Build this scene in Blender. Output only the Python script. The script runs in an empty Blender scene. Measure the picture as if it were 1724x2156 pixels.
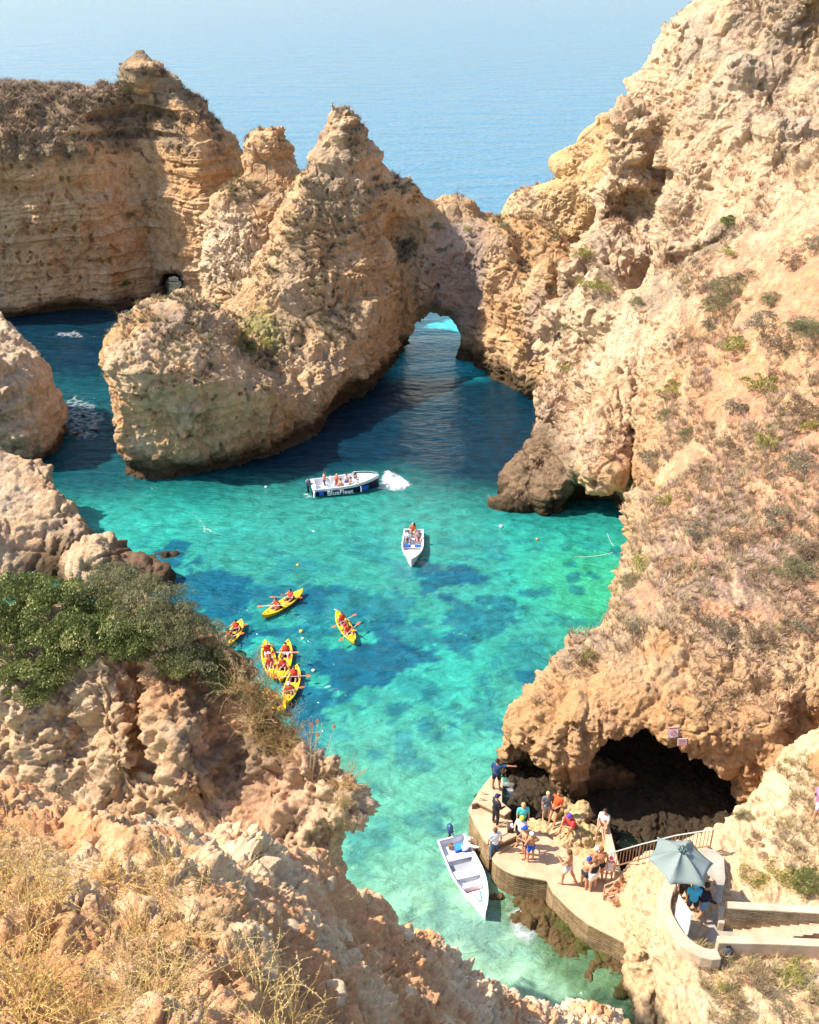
import bpy, bmesh, math, random
import numpy as np
from mathutils import Vector, Matrix, Euler
# ------------------------------------------------------------------ camera
S = bpy.context.scene
COL = S.collection
CAM_H, PITCH, FOC, CU, CV = 34.0, math.radians(29.0), 2150.0, 862.0, 1078.0
cd = bpy.data.cameras.new("camera")
cam = bpy.data.objects.new("camera", cd); COL.objects.link(cam)
cam.location = (0, 0, CAM_H); cam.rotation_euler = (math.pi/2 - PITCH, 0, 0)
cd.sensor_fit = 'HORIZONTAL'; cd.sensor_width = 36.0; cd.lens = 36.0*FOC/1724.0
cd.clip_start = 0.05; cd.clip_end = 20000
S.camera = cam
# ------------------------------------------------------------------ sky and sun
SUN_EL, SUN_H = math.radians(48), (-0.99, 0.06)        # sun stands up to the left, a little beyond
w = bpy.data.worlds.new("World"); S.world = w; w.use_nodes = True
nt = w.node_tree; nt.nodes.clear()
sky = nt.nodes.new('ShaderNodeTexSky'); sky.sky_type = 'NISHITA'; sky.sun_disc = False
sky.sun_elevation = SUN_EL; sky.sun_rotation = math.atan2(SUN_H[0], SUN_H[1])
sky.air_density = 1.0; sky.dust_density = 1.2; sky.ozone_density = 1.5
bg = nt.nodes.new('ShaderNodeBackground'); bg.inputs[1].default_value = 0.15
wo = nt.nodes.new('ShaderNodeOutputWorld')
nt.links.new(sky.outputs[0], bg.inputs[0]); nt.links.new(bg.outputs[0], wo.inputs[0])
ld = bpy.data.lights.new("sun", 'SUN'); ld.energy = 4.6; ld.angle = math.radians(0.5); ld.color = (1.0, 0.94, 0.84)
lo = bpy.data.objects.new("sun", ld); COL.objects.link(lo)
n_ = math.hypot(*SUN_H)
sd = Vector((SUN_H[0]/n_*math.cos(SUN_EL), SUN_H[1]/n_*math.cos(SUN_EL), math.sin(SUN_EL)))
lo.rotation_euler = sd.to_track_quat('Z', 'Y').to_euler(); lo.location = sd*200
S.view_settings.view_transform = 'Standard'; S.view_settings.look = 'None'
S.view_settings.exposure = 0.92; S.view_settings.gamma = 1.0
S.cycles.max_bounces = 6; S.cycles.diffuse_bounces = 3; S.cycles.glossy_bounces = 2
S.cycles.transmission_bounces = 2; S.cycles.transparent_max_bounces = 6
S.cycles.use_adaptive_sampling = True; S.cycles.adaptive_threshold = 0.02
S.cycles.use_denoising = True
S.cycles.sample_clamp_indirect = 6.0
# ------------------------------------------------------------------ points of the place (measured on the photograph)
def ray(u, v):
    a = (u-CU)/FOC; b = (CV-v)/FOC
    return a, math.cos(PITCH)+b*math.sin(PITCH), -math.sin(PITCH)+b*math.cos(PITCH)
def PZ(u, v, z=0.0):
    d = ray(u, v); t = (z-CAM_H)/d[2]; return Vector((d[0]*t, d[1]*t, z))
def PY(u, v, y):
    d = ray(u, v); t = y/d[1]; return Vector((d[0]*t, y, CAM_H+d[2]*t))
def xyz(L): return np.array([tuple(p) for p in L], dtype=np.float32)
# ------------------------------------------------------------------ numpy noise
_rs = np.random.RandomState(7)
_LAT = _rs.uniform(-1, 1, (64, 64, 64)).astype(np.float32)
_J = _rs.uniform(0, 1, (32, 32, 32, 3)).astype(np.float32)
def vnoise(x, y, z):
    xi = np.floor(x); yi = np.floor(y); zi = np.floor(z)
    fx = (x-xi).astype(np.float32); fy = (y-yi).astype(np.float32); fz = (z-zi).astype(np.float32)
    fx = fx*fx*(3-2*fx); fy = fy*fy*(3-2*fy); fz = fz*fz*(3-2*fz)
    xi = xi.astype(np.int32) & 63; yi = yi.astype(np.int32) & 63; zi = zi.astype(np.int32) & 63
    x1 = (xi+1) & 63; y1 = (yi+1) & 63; z1 = (zi+1) & 63
    L = _LAT
    a = L[xi, yi, zi]*(1-fx)+L[x1, yi, zi]*fx; b = L[xi, y1, zi]*(1-fx)+L[x1, y1, zi]*fx
    c = L[xi, yi, z1]*(1-fx)+L[x1, yi, z1]*fx; d = L[xi, y1, z1]*(1-fx)+L[x1, y1, z1]*fx
    return (a*(1-fy)+b*fy)*(1-fz)+(c*(1-fy)+d*fy)*fz
def fbm(P, s, octv=4, zs=1.0, off=0.0, gain=0.5, ridged=False):
    r = np.zeros(len(P), np.float32); a = 1.0; f = 1.0/s; t = 0
    for k in range(octv):
        o = off+k*17.3
        n = vnoise(P[:, 0]*f+o, P[:, 1]*f+o*1.7, P[:, 2]*f*zs+o*0.6)
        if ridged: n = 1-2*np.abs(n)
        r += a*n; t += a; a *= gain; f *= 2.07
    return r/t
def worley(P, s, off=0.0, zs=1.0, l1=False):
    Q = P/s; Q = Q*np.array([1, 1, zs], np.float32)+off
    I = np.floor(Q).astype(np.int32); F = (Q-I).astype(np.float32)
    d1 = np.full(len(P), 9.0, np.float32); d2 = d1.copy(); idr = np.zeros(len(P), np.float32)
    for dx in (-1, 0, 1):
        for dy in (-1, 0, 1):
            for dz in (-1, 0, 1):
                a = (I[:, 0]+dx) & 31; b = (I[:, 1]+dy) & 31; c = (I[:, 2]+dz) & 31
                J = _J[a, b, c]
                a1 = np.abs(dx+J[:, 0]-F[:, 0]); a2 = np.abs(dy+J[:, 1]-F[:, 1]); a3 = np.abs(dz+J[:, 2]-F[:, 2])
                d = (a1+a2+a3)*.62 if l1 else np.sqrt(a1*a1+a2*a2+a3*a3)
                m = d < d1
                d2 = np.where(m, d1, np.minimum(d2, d)); d1 = np.where(m, d, d1); idr = np.where(m, J[:, 0], idr)
    return d1, d2, idr
def sstep(a, b, x):
    t = np.clip((x-a)/(b-a), 0, 1); return t*t*(3-2*t)
# ------------------------------------------------------------------ solids as distance fields
def smin(a, b, k):
    h = np.maximum(k-np.abs(a-b), 0)/k; return np.minimum(a, b)-h*h*k*0.25
def smax(a, b, k): return -smin(-a, -b, k)
def poly2d(X, Y, poly):
    p = np.array([(q[0], q[1]) for q in poly], np.float32); n = len(p)
    d = np.full(X.shape, 1e9, np.float32); s = np.ones(X.shape, bool)
    for i in range(n):
        a = p[i]; b = p[i-1]; e = b-a; wx = X-a[0]; wy = Y-a[1]
        t = np.clip((wx*e[0]+wy*e[1])/max(e@e, 1e-9), 0, 1)
        d = np.minimum(d, (wx-e[0]*t)**2+(wy-e[1]*t)**2)
        c1 = Y >= a[1]; c2 = Y < b[1]; c3 = e[0]*wy > e[1]*wx
        flip = (c1 & c2 & c3) | (~c1 & ~c2 & ~c3); s ^= flip
    return np.where(s, 1, -1)*np.sqrt(d)
def rbf(X, Y, pts, smooth=0.0):
    p = xyz(pts).astype(np.float64); n = len(p)
    D = np.hypot(p[:, None, 0]-p[None, :, 0], p[:, None, 1]-p[None, :, 1])
    A = np.zeros((n+3, n+3)); A[:n, :n] = D-np.eye(n)*smooth
    A[:n, n] = 1; A[:n, n+1:] = p[:, :2]; A[n:, :n] = A[:n, n:].T
    c = np.linalg.lstsq(A, np.concatenate([p[:, 2], [0, 0, 0]]), rcond=None)[0]
    r = c[n]+c[n+1]*X+c[n+2]*Y
    for i in range(n): r = r+c[i]*np.hypot(X-p[i, 0], Y-p[i, 1])
    return r.astype(np.float32)
class Field:
    def __init__(s, lo, hi, h):
        s.h = h; s.lo = np.array(lo, np.float32); s.n = np.ceil((np.array(hi)-s.lo)/h).astype(int)+1
        s.x = s.lo[0]+h*np.arange(s.n[0], dtype=np.float32); s.y = s.lo[1]+h*np.arange(s.n[1], dtype=np.float32)
        s.z = s.lo[2]+h*np.arange(s.n[2], dtype=np.float32)
        s.X2, s.Y2 = np.meshgrid(s.x, s.y, indexing='ij'); s.Z = s.z[None, None, :]
        s.X = s.x[:, None, None]; s.Y = s.y[None, :, None]
        s.F = np.full(tuple(s.n), 50.0, np.float32)
    def add(s, f, k=1.0): s.F = smin(s.F, f, k)
    def cut(s, f, k=1.0): s.F = smax(s.F, -f, k)
    def prism(s, poly, top, taper=0.1, k=1.5, taper2=0.0, zk=0.0):
        d = poly2d(s.X2, s.Y2, poly)[:, :, None]
        z = s.Z-zk
        side = d+taper*np.maximum(z, 0)+taper2*np.maximum(z, 0)**2
        t = top if np.isscalar(top) else (rbf(s.X2, s.Y2, top) if isinstance(top, list) else top)
        if not np.isscalar(t):
            gx, gy = np.gradient(t, s.h); g = np.sqrt(1+np.minimum(gx**2+gy**2, 9)); tt = (s.Z-t[:, :, None])/g[:, :, None]
        else: tt = s.Z-t+np.zeros_like(s.F)
        return smax(side, tt, k)
    def ell(s, c, r, rz=0.0):
        x = s.X-c[0]; y = s.Y-c[1]; z = s.Z-c[2]
        if rz: x, y = x*math.cos(rz)+y*math.sin(rz), -x*math.sin(rz)+y*math.cos(rz)
        q = np.sqrt((x/r[0])**2+(y/r[1])**2+(z/r[2])**2)
        return (q-1)*min(r)
    def cap(s, a, b, ra, rb):
        a = np.array(a, np.float32); b = np.array(b, np.float32); e = b-a
        wx = s.X-a[0]; wy = s.Y-a[1]; wz = s.Z-a[2]
        t = np.clip((wx*e[0]+wy*e[1]+wz*e[2])/float(e@e), 0, 1)
        return np.sqrt((wx-e[0]*t)**2+(wy-e[1]*t)**2+(wz-e[2]*t)**2)-(ra+(rb-ra)*t)
    def mesh(s):
        return surfnet(s.F, s.lo, s.h)
def surfnet(F, lo, h):
    inside = F < 0
    c = np.zeros(tuple(np.array(F.shape)-1), np.int8)
    for i in (0, 1):
        for j in (0, 1):
            for k in (0, 1):
                c += inside[i:F.shape[0]-1+i, j:F.shape[1]-1+j, k:F.shape[2]-1+k]
    act = (c > 0) & (c < 8)
    ids = np.full(act.shape, -1, np.int32); ii, jj, kk = np.nonzero(act); ids[ii, jj, kk] = np.arange(len(ii))
    P = np.zeros((len(ii), 3), np.float32); W = np.zeros(len(ii), np.float32)
    for (a, b) in [((0,0,0),(1,0,0)),((0,1,0),(1,1,0)),((0,0,1),(1,0,1)),((0,1,1),(1,1,1)),
                   ((0,0,0),(0,1,0)),((1,0,0),(1,1,0)),((0,0,1),(0,1,1)),((1,0,1),(1,1,1)),
                   ((0,0,0),(0,0,1)),((1,0,0),(1,0,1)),((0,1,0),(0,1,1)),((1,1,0),(1,1,1))]:
        fa = F[ii+a[0], jj+a[1], kk+a[2]]; fb = F[ii+b[0], jj+b[1], kk+b[2]]
        m = (fa < 0) != (fb < 0)
        t = np.where(m, fa/np.where(m, fa-fb, 1), 0)
        for ax in range(3): P[:, ax] += np.where(m, a[ax]+(b[ax]-a[ax])*t, 0)
        W += m
    P = (P/W[:, None]+np.stack([ii, jj, kk], 1))*h+lo
    Q = []
    for ax in range(3):
        sl0 = [slice(None)]*3; sl1 = [slice(None)]*3; sl0[ax] = slice(0, -1); sl1[ax] = slice(1, None)
        f0 = inside[tuple(sl0)]; f1 = inside[tuple(sl1)]
        e = f0 != f1
        o1, o2 = [(1, 2), (2, 0), (0, 1)][ax]
        lim = [slice(None)]*3; lim[o1] = slice(1, -1); lim[o2] = slice(1, -1)
        a3 = np.array(np.nonzero(e[tuple(lim)])); a3[o1] += 1; a3[o2] += 1
        def g(d1, d2):
            q = a3.copy(); q[o1] += d1; q[o2] += d2; return ids[q[0], q[1], q[2]]
        q = np.stack([g(-1, -1), g(0, -1), g(0, 0), g(-1, 0)], 1)
        fl = ~f0[tuple(a3)]
        q[fl] = q[fl][:, ::-1]
        Q.append(q)
    Q = np.concatenate(Q); Q = Q[(Q >= 0).all(1)]
    return P, Q
def mesh_np(name, V, F, smooth=True):
    me = bpy.data.meshes.new(name); nv, nf = len(V), len(F); k = F.shape[1]
    me.vertices.add(nv); me.vertices.foreach_set('co', np.ascontiguousarray(V, np.float32).ravel())
    me.loops.add(nf*k); me.loops.foreach_set('vertex_index', np.ascontiguousarray(F, np.int32).ravel())
    me.polygons.add(nf); me.polygons.foreach_set('loop_start', np.arange(0, nf*k, k, dtype=np.int32))
    me.polygons.foreach_set('loop_total', np.full(nf, k, np.int32))
    me.polygons.foreach_set('use_smooth', np.full(nf, smooth, bool))
    me.update(calc_edges=True); me.validate(); return me
def subdivide(V, F, levels):
    if levels == 0: return V, F
    me = mesh_np('tmp', V, F); o = bpy.data.objects.new('tmp', me); COL.objects.link(o)
    m = o.modifiers.new('s', 'SUBSURF'); m.levels = levels; m.render_levels = levels
    dg = bpy.context.evaluated_depsgraph_get(); ev = o.evaluated_get(dg); mm = ev.to_mesh()
    V2 = np.empty(len(mm.vertices)*3, np.float32); mm.vertices.foreach_get('co', V2)
    F2 = np.empty(len(mm.loops), np.int32); mm.loops.foreach_get('vertex_index', F2)
    ev.to_mesh_clear(); bpy.data.objects.remove(o); bpy.data.meshes.remove(me)
    return V2.reshape(-1, 3), F2.reshape(-1, 4)
def vnormals(V, F):
    a = V[F[:, 2]]-V[F[:, 0]]; b = V[F[:, 3 if F.shape[1] == 4 else 1]]-V[F[:, 1 if F.shape[1] == 4 else 0]]
    n = np.cross(a, b); N = np.zeros_like(V)
    for i in range(F.shape[1]):
        for ax in range(3): N[:, ax] += np.bincount(F[:, i], n[:, ax], len(V))
    return N/np.maximum(np.linalg.norm(N, axis=1, keepdims=True), 1e-9)
def set_col(me, C, name='Col'):
    at = me.color_attributes.new(name, 'FLOAT_COLOR', 'POINT')
    A = np.ones((len(C), 4), np.float32); A[:, :3] = C; at.data.foreach_set('color', A.ravel())
def lerp(a, b, t): return a+(b-a)*(np.asarray(t)[:, None] if np.ndim(t) else t)
def c3(*c): return np.array(c, np.float32)
def tag(o, label=None, cat=None, group=None, kind=None):
    if label: o['label'] = label
    if cat: o['category'] = cat
    if group: o['group'] = group
    if kind: o['kind'] = kind
    return o
def link(name, me, mat=None, parent=None):
    o = bpy.data.objects.new(name, me); COL.objects.link(o)
    if mat is not None and me is not None:
        if len(me.materials) == 0: me.materials.append(mat)
    if parent is not None: o.parent = parent
    return o
def empty(name, loc=(0, 0, 0), rz=0.0):
    o = bpy.data.objects.new(name, None); COL.objects.link(o); o.location = loc; o.rotation_euler = (0, 0, rz)
    o.empty_display_size = 0.1; return o
# ------------------------------------------------------------------ materials
def nodes_of(name):
    m = bpy.data.materials.new(name); m.use_nodes = True; t = m.node_tree; t.nodes.clear()
    o = t.nodes.new('ShaderNodeOutputMaterial'); b = t.nodes.new('ShaderNodeBsdfPrincipled')
    t.links.new(b.outputs[0], o.inputs[0]); return m, t, b
def N(t, typ, **kw):
    n = t.nodes.new(typ)
    for k, v in kw.items():
        if k in n.inputs: n.inputs[k].default_value = v
        else: setattr(n, k, v)
    return n
def rock_mat(name, scale=1.0, bump=0.25, contrast=0.24, rough=0.95):
    m, t, b = nodes_of(name); L = t.links.new
    geo = N(t, 'ShaderNodeNewGeometry'); at = N(t, 'ShaderNodeAttribute', attribute_name='Col')
    n1 = N(t, 'ShaderNodeTexNoise', Scale=1.6/scale, Detail=9.0, Roughness=0.65); L(geo.outputs['Position'], n1.inputs['Vector'])
    n2 = N(t, 'ShaderNodeTexNoise', Scale=9.0/scale, Detail=6.0, Roughness=0.7); L(geo.outputs['Position'], n2.inputs['Vector'])
    vo = N(t, 'ShaderNodeTexVoronoi', Scale=3.2/scale); vo.feature = 'F1'; L(geo.outputs['Position'], vo.inputs['Vector'])
    mr = N(t, 'ShaderNodeMapRange'); mr.inputs['From Min'].default_value = 0.3; mr.inputs['From Max'].default_value = 0.7
    mr.inputs['To Min'].default_value = 1-contrast; mr.inputs['To Max'].default_value = 1+contrast; L(n1.outputs[0], mr.inputs[0])
    mr2 = N(t, 'ShaderNodeMapRange'); mr2.inputs['From Min'].default_value = 0.3; mr2.inputs['From Max'].default_value = 0.7
    mr2.inputs['To Min'].default_value = 1-contrast*0.6; mr2.inputs['To Max'].default_value = 1+contrast*0.6; L(n2.outputs[0], mr2.inputs[0])
    mu = N(t, 'ShaderNodeMath', operation='MULTIPLY'); L(mr.outputs[0], mu.inputs[0]); L(mr2.outputs[0], mu.inputs[1])
    vm = N(t, 'ShaderNodeVectorMath', operation='SCALE'); L(at.outputs['Color'], vm.inputs[0]); L(mu.outputs[0], vm.inputs['Scale'])
    n3 = N(t, 'ShaderNodeTexNoise', Scale=4.5/scale, Detail=7.0, Roughness=0.72, Distortion=.3); L(geo.outputs['Position'], n3.inputs['Vector'])
    sp = N(t, 'ShaderNodeMapRange'); sp.inputs['From Min'].default_value = .56; sp.inputs['From Max'].default_value = .68; L(n3.outputs[0], sp.inputs[0])
    mx = N(t, 'ShaderNodeMix', data_type='RGBA', blend_type='MULTIPLY'); mx.inputs[7].default_value = (.66, .52, .42, 1); L(sp.outputs[0], mx.inputs[0]); L(vm.outputs[0], mx.inputs[6])
    L(mx.outputs[2], b.inputs['Base Color'])
    s1 = N(t, 'ShaderNodeMath', operation='MULTIPLY_ADD'); s1.inputs[1].default_value = 1.0
    L(n1.outputs[0], s1.inputs[0]); L(n2.outputs[0], s1.inputs[2])
    s2 = N(t, 'ShaderNodeMath', operation='MULTIPLY_ADD'); s2.inputs[1].default_value = 0.5
    L(vo.outputs['Distance'], s2.inputs[0]); L(s1.outputs[0], s2.inputs[2])
    bp = N(t, 'ShaderNodeBump', Strength=1.0, Distance=bump*scale*1.7); L(s2.outputs[0], bp.inputs['Height']); L(bp.outputs[0], b.inputs['Normal'])
    b.inputs['Roughness'].default_value = rough; b.inputs['Specular IOR Level'].default_value = 0.15
    return m
# ------------------------------------------------------------------ rock colours
OCHRE = c3(.66, .345, .135); PALE = c3(.80, .51, .27); CREAM = c3(.85, .64, .43); RUST = c3(.48, .20, .075)
SCRUB = c3(.17, .13, .085); GREY = c3(.44, .335, .25); ALGAE = c3(.075, .05, .025); SOIL = c3(.70, .36, .205)
SHADE_MAUVE = c3(.36, .28, .24); OLIVE = c3(.20, .19, .06)  # the mauve is a shade tone, painted on arch wall and pillar
def blob(P, c, r):
    d = np.sqrt((((P-np.array(tuple(c), np.float32))/np.array(r, np.float32))**2).sum(1)); return sstep(1.25, 0.55, d)
def strat(z, off):
    st = np.zeros(len(z), np.float32)
    for per, a in ((2.9, 1.0), (1.13, 0.6), (0.47, 0.38), (0.21, 0.2)):
        q = z/per; i = np.floor(q).astype(np.int32); f = q-i
        r = _LAT[(i*7+3) & 63, 11, 5]; r2 = _LAT[((i+1)*7+3) & 63, 11, 5]
        st += a*(r+(r2-r)*sstep(0.78, 1.0, f))
    return st
def turb(P, s, octv, off, gain=.55, zs=1.0):
    r = np.zeros(len(P), np.float32); a = 1.0; f = 1.0/s; t = 0
    for k in range(octv):
        o = off+k*13.7; r += a*np.abs(vnoise(P[:, 0]*f+o, P[:, 1]*f+o*1.3, P[:, 2]*f*zs+o*.7)); t += a; a *= gain; f *= 2.1
    return r/t
def rock_disp(P, Nn, amp=1.0, strata=0.3, s=1.0, flute=0.25, lump=0.2, off=0.0, fine=0.06):
    slope = sstep(.15, .6, 1-np.abs(Nn[:, 2]))
    warp = np.stack([fbm(P, 3.2*s, 3, off=off+8+i*9) for i in range(3)], 1)
    Q = P+0.7*s*warp
    zw = P[:, 2]/s+1.1*fbm(P, 9*s, 2, off=off+3)+.35*warp[:, 0]
    st = strat(zw, off)
    m = sstep(-.35, .35, fbm(P, 5*s, 2, off=off+44))
    d = amp*s*1.0*fbm(P, 7*s, 3, off=off)
    d += strata*s*st*slope*(.35+.9*m)
    d += flute*s*1.8*(turb(Q, 2.3*s, 3, off+5, zs=.35)-.3)*slope
    w1, w2, r = worley(Q, 2.4*s, off=off, zs=.8)
    d += lump*s*(-1.0*(1-np.minimum(w2-w1, 0.10)/0.10)*m+1.3*(r-.5)*sstep(0, .22, w2-w1))
    w1, w2, r = worley(Q+.3*s*warp[:, ::-1], 0.7*s, off=off+4)
    d += lump*s*.75*(r-.5)*sstep(0, .25, w2-w1)*(1.2-m)
    mz = sstep(-.25, .3, fbm(P, 4.2*s, 2, off=off+61)); rz_ = .30+1.0*mz
    t = turb(Q, 2.1*s, 6, off+2, gain=.56)
    d += 2.3*s*amp*(t-.25)*rz_
    rg = fbm(Q, 3.2*s, 4, off=off+12, gain=.5, ridged=True); d += .45*s*amp*rg*(.6+.4*mz)
    p = fbm(P, 0.7*s, 2, off=off+31); d -= 0.45*s*sstep(0.40, 0.58, p)*slope
    d += fine*1.5*s*fbm(P, 0.25*s, 3, off=off+6, gain=0.7)*rz_
    d = d - .12*s
    return d, st
def rock_base(P, Nn, st, off=0.0, s=1.0, wl=1.3):
    n = fbm(P, 6*s, 4, off=off+50); n2 = fbm(P, 1.6*s, 4, off=off+60); n3 = fbm(P, 11*s, 3, off=off+70)
    C = lerp(OCHRE[None, :], PALE[None, :], sstep(-0.35, 0.45, n+0.35*st*0.6+0.3*n2))
    C = lerp(C, CREAM[None, :], 0.7*sstep(0.15, 0.6, n3+0.5*n2))
    C = lerp(C, RUST[None, :], 0.55*sstep(0.18, 0.5, -n2-0.3*n))
    # weathered grey crust on ledges and tops
    up = sstep(0.35, 0.75, Nn[:, 2]+0.35*n2)
    C = lerp(C, GREY[None, :], 0.45*up*sstep(-0.2, 0.4, n2+0.4*n))
    k = sstep(0.25, 0.5, fbm(P, 3.1*s, 4, off=off+90, gain=0.6)); C = lerp(C, GREY[None, :]*0.8, 0.38*k)
    k = sstep(0.32, 0.5, fbm(P, .55, 3, off=off+95, gain=0.7)); C = lerp(C, RUST[None, :]*.55, 0.6*k)
    return C
def wet(P, C, off=0.0, h=1.4):
    z = P[:, 2]+0.9*fbm(P, 2.2, 3, off=off+77); return lerp(C, ALGAE[None, :], 0.93*sstep(h+0.9, h-0.6, z))
def rock_body(name, fld, lv, mat, disp, colf, label, keepz=-2.0):
    V, F = fld.mesh()
    # leave out what stands well outside the view or under the water
    cc = V[F].mean(1); zc = cc[:, 1]*math.cos(PITCH)+(CAM_H-cc[:, 2])*math.sin(PITCH)
    up_ = cc[:, 1]*math.sin(PITCH)-(CAM_H-cc[:, 2])*math.cos(PITCH)
    keep = (np.abs(cc[:, 0]) < .43*np.maximum(zc, 0)+7) & (up_ > -.54*zc-4) & (cc[:, 2] > -1.6)
    F = F[keep]; u_, inv = np.unique(F, return_inverse=True); V = V[u_]; F = inv.reshape(-1, 4).astype(np.int32)
    V, F = subdivide(V, F, lv)
    Nn = vnormals(V, F); d, st = disp(V, Nn); V = V+Nn*d[:, None]
    Nn = vnormals(V, F); C = colf(V, Nn, st)
    me = mesh_np(name, V, F); set_col(me, np.clip(C, 0.01, 0.95))
    o = link(name, me, mat); tag(o, label, 'cliff', kind='structure'); o['category'] = 'cliff'
    return o, V, F, Nn
M_CLIFF = rock_mat('weathered_limestone', 1.0, 0.16, 0.26)
M_NEAR = rock_mat('crumbly_sandstone', 0.30, 0.10, 0.25)
LV = 2; LVF = 3
# ------------------------------------------------------------------ left headland (far)
f = Field((-62, 90, -3), (-12, 134, 28), 0.5)
polyA = [PZ(-260, 700), PZ(0, 672), PZ(120, 668), PZ(240, 655), PZ(330, 628), (-21.0, 104), (-16, 110), (-15.5, 115.5), (-20, 117.5), (-27, 118.5), (-35, 127), (-70, 140), (-70, 98)]
topA = [PY(-200, 330, 101), PY(0, 372, 101), PY(120, 372, 101.5), PY(210, 380, 102.5), PY(250, 330, 104), PY(330, 330, 105), PY(390, 330, 106),
        PY(0, 190, 113), PY(60, 184, 113), PY(150, 190, 113), PY(245, 188, 112), PY(268, 150, 112), PY(300, 128, 112.4), PY(335, 165, 113), PY(370, 172, 112),
        PY(430, 205, 113), PY(455, 262, 114), PY(490, 305, 114), PY(515, 335, 115), PY(120, 280, 106), PY(0, 280, 106), PY(230, 260, 107), PY(330, 240, 107.5), PY(400, 270, 108),
        (-40, 128, 19), (-25, 119, 17), (-18, 117, 13), (-60, 125, 20)]
f.add(f.prism(polyA, topA, 0.12, 1.0))
f.cut(f.cap(PY(-60, 402, 100.4), PY(205, 392, 102.0), .35, .3), .25)
f.cut(f.cap(PY(232, 220, 107), PY(235, 400, 104), .8, .5), .6); f.cut(f.cap(PY(355, 290, 107), PY(385, 380, 106), .9, .8), .5)
f.add(f.ell(PY(300, 158, 112.3), (2.3, 2.0, 2.1)), .6); f.add(f.ell(PY(345, 180, 112.6), (2.0, 2.0, 1.3)), .6)
f.cut(f.ell(PY(125, 690, 99)+Vector((0, 1.5, -.6)), (6.2, 6, 2.6)), 0.8)          # sea cave
f.cut(f.ell(PY(40, 700, 100)+Vector((0, 0, -.5)), (6, 4.5, 2.0)), 0.8)
f.cut(f.cap(PY(372, 598, 99), PY(356, 600, 126), 1.6, 1.5), 0.4)
def colA(P, Nn, st):
    C = rock_base(P, Nn, st, 0); C = lerp(C, PALE, .45)
    nn = fbm(P, 3, 4, off=200)
    sc = sstep(14.8, 16.4, P[:, 2]+1.6*nn)*sstep(102.5, 104.5, P[:, 1]+1.5*nn)*sstep(-0.1, 0.2, nn+0.5*fbm(P, 8, 2, off=210)+0.5*sstep(-24, -32, P[:, 0]))
    C = lerp(C, SCRUB*1.5, 0.8*sc)
    return wet(P, C, 0, 1.0)
left_headland, VA, FA, NA = rock_body('left_headland', f, LVF, M_CLIFF, lambda P, n: rock_disp(P, n, 0.62, 0.46, 1.0, 0.10, 0.16, 0.0), colA,
    'far layered ochre cliff with dark scrub on its flat top, upper left')
# ------------------------------------------------------------------ pinnacle ridge with arch
f = Field((-27, 63, -3), (23, 118, 26), 0.5)
# bulb in front
f.add(f.prism([PZ(282, 1000), PZ(360, 1008), PZ(480, 985), PZ(570, 960), (-8.5, 75.5), (-12, 83), (-19, 82), (-21.5, 76), (-21.8, 71)],
      [PY(290, 650, 73), PY(370, 618, 75), PY(450, 640, 75.5), PY(480, 690, 74), PY(300, 700, 71), PY(420, 690, 71.5), PY(500, 760, 74), PY(560, 790, 76), PY(600, 760, 78), PY(560, 700, 80), PY(400, 650, 79), PY(250, 700, 77)],
      -0.2, 1.8, 0.018))
# wall that runs back to the pinnacle
f.add(f.prism([PZ(540, 975), PZ(640, 925), PZ(740, 868), PZ(800, 800), PZ(838, 752), (-1.2, 98), (-8, 101), (-13.5, 92), (-15.5, 84), (-13, 76)],
      [PY(560, 780, 76), PY(600, 720, 78.5), PY(570, 600, 82), PY(600, 490, 85.5), PY(640, 390, 88), PY(680, 300, 90.5), PY(715, 222, 92), PY(735, 245, 92.3), PY(770, 290, 92.5),
       PY(800, 325, 92.5), PY(850, 375, 93), PY(880, 405, 93.5), PY(700, 640, 82.5), PY(740, 620, 85), PY(790, 500, 89), PY(840, 560, 90), PY(690, 480, 87), PY(740, 400, 89.5), PY(650, 560, 83.5),
       (-10, 98, 10), (-6, 99, 12), (-2, 98.5, 11), (-13, 88, 8.5)], 0.02, 1.6), 1.2)
f.add(f.cap(PY(715, 500, 91.5), PY(722, 240, 92.2), 4.6, 0.75), 1.2)
f.add(f.cap(PY(760, 400, 92.5), PY(880, 440, 94), 2.0, 1.4), 1.2)
f.add(f.ell(PY(701, 240, 91.6), (.45, .5, 1.3)), .3)
f.add(f.ell(PY(862, 395, 93.5), (.9, 1.0, 1.4)), .6)
# bridge over the arch and its right foot
br = f.prism([PZ(700, 850)+Vector((0, 9, 0)), (-1.5, 91.5), (1.5, 90.8), PZ(1000, 760), PZ(1055, 800), (12.5, 86), (14.5, 92), (12, 95.5), (3, 95.5), (-5, 97)],
      [PY(850, 420, 94.5), PY(900, 425, 95), PY(960, 428, 95), PY(1010, 452, 95), PY(900, 485, 91.5), PY(1000, 480, 91.5), PY(1040, 475, 91), PY(1090, 470, 94), PY(850, 600, 90.5), PY(1160, 520, 90)], -0.02, 1.2)
f.add(br, 1.2)
f.add(f.ell(PY(955, 445, 95), (2.4, 1.6, 1.4)), .8)
f.cut(f.cap((2.2, 84, 6.6), (2.5, 101, -3.0), 2.65, 2.7), .8)
f.cut(f.cap((2.3, 92, 0), (2.5, 103, -.3), 2.0, 2.2), .8)
f.cut(f.ell(PY(872, 745, 91.5), (1.7, 4.5, 2.4)), .8)
f.cut(f.ell(PY(850, 512, 90.0), (1.7, 3.2, 2.2)), .4)
f.cut(f.ell(PY(1105, 520, 88.5), (1.3, 2.2, 2.6)), .5); f.cut(f.cap(PY(1130, 500, 88), PY(1168, 600, 86.5), 1.1, .9), .3)
f.cut(f.ell(PY(660, 560, 79.0), (1.6, 1.0, 1.0)), .8)
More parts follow.
